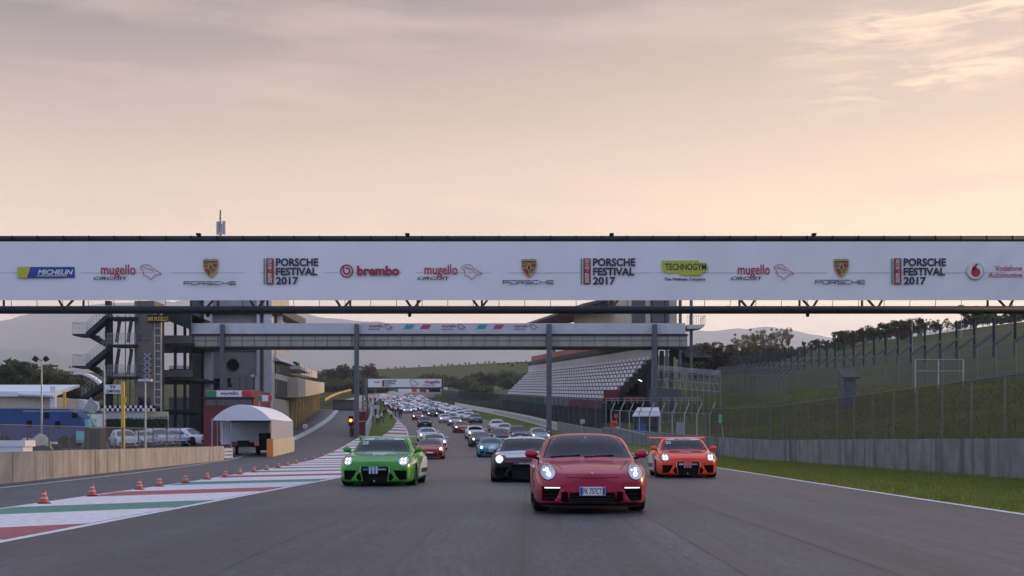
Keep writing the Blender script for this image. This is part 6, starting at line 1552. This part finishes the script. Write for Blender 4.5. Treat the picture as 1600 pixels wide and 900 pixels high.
# arched footbridge far behind
ab = thing('arched_roof', 'pale arched roof edge seen behind the fire stairs', 'roof', (0,0,0))
mb = MB(); pts = [P(118+44*t, 584+20*t*t-2*math.sin(3*t), 190) for t in np.linspace(0,1,10)]
for a, b in zip(pts, pts[1:]): mb.bar(a, b, 2.0, .35)
mb.build('arch', M['canvas'], ab)
mb = MB()
for k in (2, 6, 9): mb.tube(pts[k], (pts[k].x,pts[k].y,H(pts[k].x,190)), .12, 6)
mb.build('support', 'dark', ab)
# ================================================================== pit wall, signals, island
pw = thing('pit_wall', 'pit wall with dark red pads and a white track side ahead of the lattice tower', 'wall', (0,0,0))
def pstrip(mb, o0, o1, y0, y1, h0, h1, mi=0, n=10):
    for i in range(n):
        a, b = y0+(y1-y0)*i/n, y0+(y1-y0)*(i+1)/n
        q = [(PWx(a)+o0,a,zl(a)+h0),(PWx(b)+o0,b,zl(b)+h0),(PWx(b)+o1,b,zl(b)+h0),(PWx(a)+o1,a,zl(a)+h0),(PWx(a)+o0,a,zl(a)+h1),(PWx(b)+o0,b,zl(b)+h1),(PWx(b)+o1,b,zl(b)+h1),(PWx(a)+o1,a,zl(a)+h1)]
        mb.add(q, [(0,3,2,1),(4,5,6,7),(0,1,5,4),(1,2,6,5),(2,3,7,6),(3,0,4,7)], mi)
mb = MB(); pstrip(mb, -.1, .2, 134, 400, -.3, 1.3, 0, 40); mb.build('concrete_face', M['concrete_w'], pw)
mb = MB(); pstrip(mb, -1.7, -.12, 134, 160, -.3, 1.5, 0, 4); pstrip(mb, -1.3, -.12, 141, 170, 1.5, 2.5, 0, 4); mb.build('pads', 'red', pw)
mb = MB(); pstrip(mb, -.4, -.3, 172, 390, 1.3, 2.4, 0, 12); mb.build('screen', 'mesh_dense' if False else 'greysteel', pw)
sgn = thing('signal_light', 'glowing orange signal light on the post at the pit wall end', 'signal', (0,0,0))
q = P(548.5,657,131)
mb = MB(); mb.tube((q.x,131,zl(131)), (q.x,131,q.z+.3), .06, 8); mb.build('post', 'dark', sgn)
mb = MB(); mb.box((q.x-.22,130.75,q.z-.5),(q.x+.22,131,q.z+.45)); mb.build('housing', 'black', sgn)
mb = MB(); mb.lathe([(0,-.12),(.1,-.08),(.14,0)], 14, 0, (0,0,0)); o = mb.build('lens', 'amber', sgn, True); o.location = (q.x,130.74,q.z); o.rotation_euler = (R(-90),0,0); o.scale = (1.15,1.15,1.0)
ltw = thing('lattice_tower', 'grey lattice tower on the pit wall beside the tall footbridge column', 'tower', (0,0,0))
mb = MB(); c = P(570.5,592,152); zb1 = zl(152)
for dx_ in (-.28,.28):
    for dy_ in (-.28,.28): mb.tube((c.x+dx_,152+dy_,zb1), (c.x+dx_,152+dy_,c.z), .04, 5)
k = zb1
while k < c.z-.5:
    for dy_ in (-.28,.28): mb.tube((c.x-.28,152+dy_,k),(c.x+.28,152+dy_,k+.55),.025,4); mb.tube((c.x+.28,152+dy_,k),(c.x-.28,152+dy_,k+.55),.025,4)
    k += .55
mb.build('lattice', 'greysteel', ltw)
rs = thing('start_rostrum', 'small open platform with pale railing beside the dense pack of cars', 'platform', (0,0,0))
Yq = 262.0; a, b = P(575,640,Yq), P(591,616,Yq); zb2 = H(a.x,Yq)
mb = MB(); mb.box((a.x,Yq,zb2-.3),(b.x,Yq+2,zb2+1.6)); mb.build('base', M['concrete_w'], rs)
mb = MB()
for x in (a.x,(a.x+b.x)/2,b.x): mb.tube((x,Yq,zb2+1.6),(x,Yq,b.z),.05,5); mb.tube((x,Yq+2,zb2+1.6),(x,Yq+2,b.z),.05,5)
mb.tube((a.x,Yq,b.z),(b.x,Yq,b.z),.06,5); mb.tube((a.x,Yq,zb2+2.5),(b.x,Yq,zb2+2.5),.05,5); mb.build('railing', 'steel', rs)
px_ = thing('pit_sign', 'small white sign with red border at the pit lane edge near the tent', 'sign', (0,0,0))
q = P(477,666,118); mb = MB(); mb.box((q.x-.25,118,q.z-.22),(q.x+.25,118.03,q.z+.22)); mb.build('board', 'redbright', px_); mb = MB(); mb.box((q.x-.19,117.985,q.z-.16),(q.x+.19,117.998,q.z+.16)); fc = mb.build('face', 'white', px_); mb = MB(); mb.box((q.x-.1,117.97,q.z-.05),(q.x+.1,117.98,q.z+.05)); mb.build('mark', 'black', px_)
mb = MB(); mb.tube((q.x,118.05,zl(118)),(q.x,118.05,q.z),.03,6); mb.build('post', 'steel', px_)
# far gantry over the track
fg = thing('far_gantry', 'distant white sponsor gantry across the track above the dense pack', 'gantry', (0,0,0))
YF = 470.0
mb = MB(); pbox(mb, 572, 692, 592, 605, YF, .5); mb.build('banner', 'white', fg)
for x in (571, 691.5):
    mb = MB(); q = P(x,592,YF); mb.box((q.x-.4,YF,H(q.x,YF)-.5),(q.x+.4,YF+1,q.z)); mb.build('column', 'greysteel', fg)
ptext('mugello', 664, 688, 594, 600.5, YF-.05, 'bordeaux', fg, .04); ptext('CIRCUIT', 661, 681, 601, 603.3, YF-.05, 'navy', fg); ptext('PORSCHE', 602, 619, 593.5, 597, YF-.05, 'navy', fg, .04); ptext('FESTIVAL', 602, 618.5, 597.5, 600.8, YF-.05, 'navy', fg, .04); ptext('2017', 602, 611, 601.2, 604.3, YF-.05, 'navy', fg, .04); ptext('MICHELIN', 585, 594, 596, 598.2, YF-.05, 'blue', fg, .04)
mb = MB(); pbox(mb, 597, 601, 594, 604, YF-.06, .05); mb.build('stripe', INK['dred'], fg)
mb = MB(); pts = [P(640+(x-222)*.42, 593+(y-415)*.48, YF-.08) for x, y in [(222,418),(226,415.5),(236,415),(241,420),(255,429),(249,431),(243,434),(238,438),(228,432),(226,424),(222,418)]]
for a, b in zip(pts, pts[1:]): mb.tube(a, b, .12, 4)
mb.build('circuit_outline', INK['bordeaux'], fg)
fs = thing('timing_screen', 'dark timing screens and small flag banners hanging under the distant gantry', 'screen', (0,0,0))
for x0, x1, m in ((617,622,'green'),(622.3,643,'white'),(643.3,651,'redbright'),(656,666,'red'),(670,688,'black')):
    mb = MB(); pbox(mb, x0, x1, 607.5, 612.5, YF+.1, .3); mb.build('panel', m, fs)
mb = MB(); pbox(mb, 615, 690, 605, 607.3, YF+.1, .2); mb.build('hanger', 'dark', fs)
# tyre barrier with a yellow conveyor belt cover round the gravel
tb = thing('tyre_barrier', 'long curved tyre barrier with a yellow cover round the far gravel', 'barrier', (0,0,0))
pts = [G(x, y) for x, y in ((508,634),(516,628),(527,622),(545,616),(570,611.5),(600,608),(640,605),(700,601.5))]
mb = MB(); m2 = MB()
for a, b in zip(pts, pts[1:]):
    n = 6
    for i in range(n):
        p, q = a.lerp(b, i/n), a.lerp(b, (i+1)/n); p.z = H(p.x,p.y); q.z = H(q.x,q.y)
        mb.add([(p.x,p.y,p.z-.5),(q.x,q.y,q.z-.5),(q.x,q.y,q.z+1.2),(p.x,p.y,p.z+1.2),(p.x,p.y+1,p.z+1.2),(q.x,q.y+1,q.z+1.2)], [(0,1,2,3),(3,2,5,4)])
        m2.add([(p.x,p.y-.05,p.z+1.2),(q.x,q.y-.05,q.z+1.2),(q.x,q.y-.05,q.z+1.9),(p.x,p.y-.05,p.z+1.9),(p.x,p.y+1,p.z+1.9),(q.x,q.y+1,q.z+1.9)], [(0,1,2,3),(3,2,5,4)])
mb.build('tyres', 'cloth_dark', tb); m2.build('cover', 'yellow', tb)
gh = thing('gravel_hut', 'low grey service hut at the end of the far pit lane', 'hut', (0,0,0))
mb = MB(); g = G(535,641); pbox(mb, 520, 553, 626, 640, g.y, 3); mb.build('wall', 'greysteel', gh); mb = MB(); pbox(mb, 519, 554, 624.6, 626, g.y-.3, 3.6); mb.build('roof', 'red', gh)
# ================================================================== cones
M['dirty_white'] = mat('dirty_white_band', (.42,.40,.39), .6, var=.3, scale=9)
def cone():
    r = thing('traffic_cone', 'x', 'cone'); mb = MB(); mb.lathe([(.115,.02),(.10,.05),(.028,.30),(.018,.31),(0,.31)], 16); c = mb.build('cone', 'orange', r, True)
    for z0, z1 in ((.11,.15),(.20,.24)):
        f_ = lambda z: .1-(.072)*(z-.05)/.25; mb = MB(); mb.lathe([(f_(z0)+.002,z0),(f_(z1)+.002,z1)], 16); mb.build('white_band', 'dirty_white', c, True)
    mb = MB(); mb.box((-.13,-.13,0),(.13,.13,.025)); mb.build('base', 'black', r); return r
c0 = cone(); first = True
CP = [(69,788),(144,776),(218,766),(249,761),(290,755),(324,750),(352,746.5),(375,742),(397,738.5),(417,735),(435,731.5),(449,728.5),(463,725),(476,721.5),(490,717.5),(505,713),(520,707.5)]
ORD = ['nearest','second nearest','third nearest','fourth nearest','fifth nearest','sixth nearest','seventh nearest','eighth nearest','middle, ninth','tenth','eleventh','twelfth','fifth farthest','fourth farthest','third farthest','second farthest','farthest']
for (x, y), od in zip(CP, ORD):
    c = c0 if first else dup(c0); first = False; g = G(x, y); c.location = (g.x, g.y, zl(g.y)+.012); c.rotation_euler = (0,0,random.random()); c.scale = (.8,.8,.84)
    c['label'] = od+' orange and white cone along the pit exit line'; c['group'] = 'cones along the pit exit line'
# ================================================================== people on the grass island and by the pit wall
POSES = []
for k, (sw, arm) in enumerate(((.16,.10),(.05,.04),(-.14,-.2),(.22,.16))):
    vv = [(0,0,.95),(0,.0,1.15),(0,0,1.38),(0,-.02,1.5),(0,-.03,1.64),(-.10,0,.90),(-.11,-sw,.50),(-.11,-sw*.9,.10),(-.11,-sw*.9-.12,.05),(.10,0,.90),(.11,sw,.50),(.11,sw*1.2,.10),(.11,sw*1.2-.12,.05),(-.19,0,1.40),(-.25,arm,1.13),(-.24,arm-.12,.90),(.19,0,1.40),(.25,-arm,1.13),(.24,-arm-.12,.92)]
    rr = [.14,.13,.13,.055,.095,.09,.065,.045,.035,.09,.065,.045,.035,.06,.045,.03,.06,.045,.03]
    ee = [(0,1),(1,2),(2,3),(3,4),(0,5),(5,6),(6,7),(7,8),(0,9),(9,10),(10,11),(11,12),(2,13),(13,14),(14,15),(2,16),(16,17),(17,18)]
    o = skin_obj('person', vv, ee, rr, 'skin', 1); POSES.append(o.data); bpy.data.objects.remove(o)
def person(x, y, top, leg, label, pose, yaw, group='spectators on the grass island', gy=None):
    g = G(x, y); key = POSES[pose].copy(); me = key
    me.materials.clear()
    for m in (M['skin'], M['cloth_'+top], M['cloth_'+leg], M['cloth_dark']): me.materials.append(m)
    for p in me.polygons:
        c = p.center; p.material_index = 3 if c.z < .09 or (c.z > 1.63 and c.y > -.07) or c.z > 1.70 else 2 if c.z < .97 and abs(c.x) < .19 else 1 if (c.z < 1.47 and not (c.z < .98)) else 0
    o = bpy.data.objects.new('person', me); COL.objects.link(o); o.location = (g.x, g.y, H(g.x,g.y)+.005); o.rotation_euler = (0,0,yaw)
    return tag(o, label, 'person', group)
PP = [(573,664,'dark','dark','standing person in black at the left end of the spectators'),(581,660,'white','dark','person in a grey-white top second from the left spectator'),(590,664.5,'white','dark','person in a white shirt and dark trousers nearest on the grass'),(596,661,'white','dark','person in a white top with dark trousers right of the nearest white shirt'),(594,653,'dark','dark','person in black behind the nearest white-shirted spectator'),(600,654,'dark','blue','person in dark clothes with blue trousers in mid-group'),(603,651,'dark','dark','person in black at the back of the spectator group'),(587,652,'dark','dark','person in black at the back left of the spectator group'),(611,657,'white','dark','person in a pale top standing clear right of mid-group'),(613,652,'dark','dark','person in black just behind the clear-standing pale top'),(618,652,'blue','dark','person in a dark blue top near the track edge'),(624,652.5,'red','dark','person in a red top near the track edge'),(627,654,'dark','dark','person in black nearest the track edge'),(622,649,'dark','dark','person in black behind the red-topped spectator')]
for i, (x, y, t, l, lab) in enumerate(PP): person(x, y, t, l, lab, i % 4, random.uniform(-1.2,1.2))
person(549, 683, 'red', 'dark', 'marshal in a red top standing under the orange signal light', 1, .2, 'marshals')
for x in (579, 586): 
    o = person(x, 640, 'dark', 'dark', 'dark-clothed official at the %s of the small start platform' % ('left' if x == 579 else 'right'), 1, .1, 'officials on the start platform'); q = P(x,630,263); o.location = (q.x,263,zb2+1.6)
person(606, 628.5, 'dark', 'dark', 'person in black walking between the far cars', 0, .3, 'marshals')
# ================================================================== trees
LEAFM = [mat('leaf_deep_green', (.045,.066,.030), .85, var2=(.095,.118,.050), scale=.35), mat('leaf_olive', (.075,.080,.032), .85, var2=(.13,.13,.052), scale=.35), mat('leaf_pale_poplar', (.17,.155,.09), .85, var2=(.26,.235,.13), scale=.35), mat('leaf_bronze', (.075,.058,.034), .85, var2=(.11,.09,.045), scale=.35)]
for m_ in LEAFM: leafy(m_)
def tree_mesh(seed, w, h, base, nclump, nleaf, ls, thin=1.0):
    r = random.Random(seed); tb_, cr = MB(), MB()
    tb_.tube((0,0,-.5),(0,0,h*.55), .022*h, 7, 0, .010*h)
    for i in range(nclump):
        while True:
            u = Vector((r.uniform(-1,1), r.uniform(-1,1), r.uniform(-1,1)))
            if .15 < u.length < 1: break
        c = Vector((u.x*w/2, u.y*w/2, base+(h-base)*(.5+.5*u.z))); rad = w*r.uniform(.11,.21)
        t0 = Vector((0,0,h*r.uniform(.2,.5))); tb_.tube(t0, t0.lerp(c,.9), .008*h, 5, 0, .003*h)
        for _ in range(nleaf):
            d = Vector((r.gauss(0,1), r.gauss(0,1), r.gauss(0,1))).normalized()*rad*(r.random()**.4); p = c+Vector((d.x,d.y,d.z*.8)); a, b = r.random()*6.28, r.uniform(-1,1); s = ls*r.uniform(.6,1.4)
            e1 = Vector((math.cos(a),math.sin(a),b*.6)).normalized()*s; e2 = e1.cross(Vector((r.uniform(-1,1),r.uniform(-1,1),r.uniform(-1,1)))).normalized()*s*.7
            cr.add([p-e1,p+e2,p+e1,p-e2], [(0,1,2,3)])
    def me(m_, nm):
        o = m_.build(nm, 'bark'); d = o.data; bpy.data.objects.remove(o); return d
    return me(tb_, 'trunk'), me(cr, 'crown')
TM = {'round': [tree_mesh(s, 7, 8, 1.2, 30, 80, .30) for s in (1,2,3,4)], 'tall': [tree_mesh(s, 4.2, 11, 3.0, 26, 60, .26) for s in (5,6,7)], 'bush': [tree_mesh(s, 7, 4, .1, 20, 80, .28) for s in (8,9,10)], 'loose': [tree_mesh(s, 5.5, 10, 2, 26, 44, .22) for s in (11,12,13)]}
rt = random.Random(21)
def tree(px, ytop, ybase, Y, kind, leaf, label, group, wk=1.0):
    t, b = P(px, ytop, Y), P(px, ybase, Y); zb = H(b.x, Y); h = max(2.0, t.z-zb); ref = {'round':8.3,'tall':11.2,'bush':4.2,'loose':10.2}[kind]; k = h/ref
    r = thing('tree' if kind != 'bush' else 'shrub', label, 'tree' if kind != 'bush' else 'shrub', (b.x, Y, zb), rt.random()*6.28, group); tm, cm = rt.choice(TM[kind]); wd = min(wk, 1.5)
    for nm, me, m in (('trunk',tm,M['bark']),('crown',cm,LEAFM[leaf])):
        o = bpy.data.objects.new(nm, me); COL.objects.link(o); o.parent = r; o.material_slots[0].link = 'OBJECT'; o.material_slots[0].material = m
    r.scale = (k*wd, k*wd, k)
LB = {'round':'rounded','tall':'tall slender','bush':'low bushy','loose':'loose open-crowned'}; LC = ['dark green','olive green','pale sparse','bronze brown']
def wood(lst, where, group):
    for px, yt, yb, Y, kind, leaf, wk in lst: tree(px, yt, yb, Y, kind, leaf, '%s %s %s %s' % (LC[leaf], LB[kind], 'shrub' if kind == 'bush' else 'tree', where), group, wk)
ridge = []
for x in range(1310, 1420, 9): ridge.append((x, 520-(x-1310)*.17+rt.uniform(-5,5), 540, 330+rt.uniform(-20,20), 'round', rt.choice((0,0,1)), 1.1))
for x in range(1408, 1512, 9): ridge.append((x, 500+abs(x-1440)*.05+rt.uniform(-6,7), 530, 300+rt.uniform(-20,20), rt.choice(('round','round','loose')), rt.choice((0,0,1,3)), 1.0))
for x in range(1516, 1640, 10): ridge.append((x, 484+rt.uniform(-6,8), 512, 290+rt.uniform(-15,15), 'round', 0, 1.2))
wood(ridge, 'along the ridge at right', 'trees along the right ridge')
pop = [(x, 511+rt.uniform(-3,6)+(6 if x < 1170 else 0), 545, 400+rt.uniform(-10,10), 'loose', 2, .75) for x in range(1152, 1242, 10)]
wood(pop, 'in the pale row beyond the posts', 'pale trees beyond the posts')
mid = [(x, (541 if x < 1250 else 533)+rt.uniform(-4,4), 555, 340+rt.uniform(-15,15), rt.choice(('round','bush','tall')), rt.choice((0,0,3)), 1.0) for x in range(1085, 1320, 9)]
wood(mid, 'in front of the pale row at right', 'dark trees below the pale row')
lft = [(x, y, 602, 300+rt.uniform(-10,10), 'round', l, w_) for x, y, l, w_ in ((4,569,0,1.1),(32,562,0,1.2),(70,571,1,.9),(84,568,0,1.1),(96,576,1,1.0),(110,583,1,1.2),(122,585,0,1.1),(20,572,0,.8),(46,572,0,.9),(136,590,1,1.1),(150,592,0,1.2))]
wood(lft, 'on the far left slope', 'trees on the left slope')
ctr = [(533,571,590,640,'round',0,1.3),(545,568,592,640,'round',0,1.2),(566,566,590,650,'round',3,1.2),(576,572,590,650,'round',3,1.2),(520,578,594,640,'round',1,1.2),(508,578,594,640,'bush',1,1.0)] + [(x, 579+rt.uniform(-3,2), 588, 1000+rt.uniform(-30,30), 'round', 0, 1.0) for x in (606,618,626,632,655,678,690,700,706,718,727,733,746,758,764,772)] + [(x, 578-(x-780)*.22+rt.uniform(-3,2), 580, 930+rt.uniform(-30,30), 'round', rt.choice((0,3)), 1.2) for x in range(780, 860, 7)]
wood(ctr, 'on the far hill beyond the circuit', 'trees on the far hill')
shr = []
for _ in range(34):
    x = rt.uniform(640, 850); shr.append((x, 592+rt.uniform(-8,5)-(x-640)*.03, 603, rt.uniform(620,780), 'bush', rt.choice((0,1,3,3)), 1.3))
for _ in range(26):
    x = rt.uniform(495, 600); shr.append((x, 594+rt.uniform(-6,8), 605, rt.uniform(520,640), 'bush', rt.choice((0,1,3)), 1.3))
for _ in range(10):
    x = rt.uniform(722, 768); shr.append((x, 606+rt.uniform(-3,3), 614, rt.uniform(360,400), 'bush', rt.choice((0,0,1)), 1.0))
wood(shr, 'on the scrubby slope beyond the far bend', 'shrubs beyond the far bend')
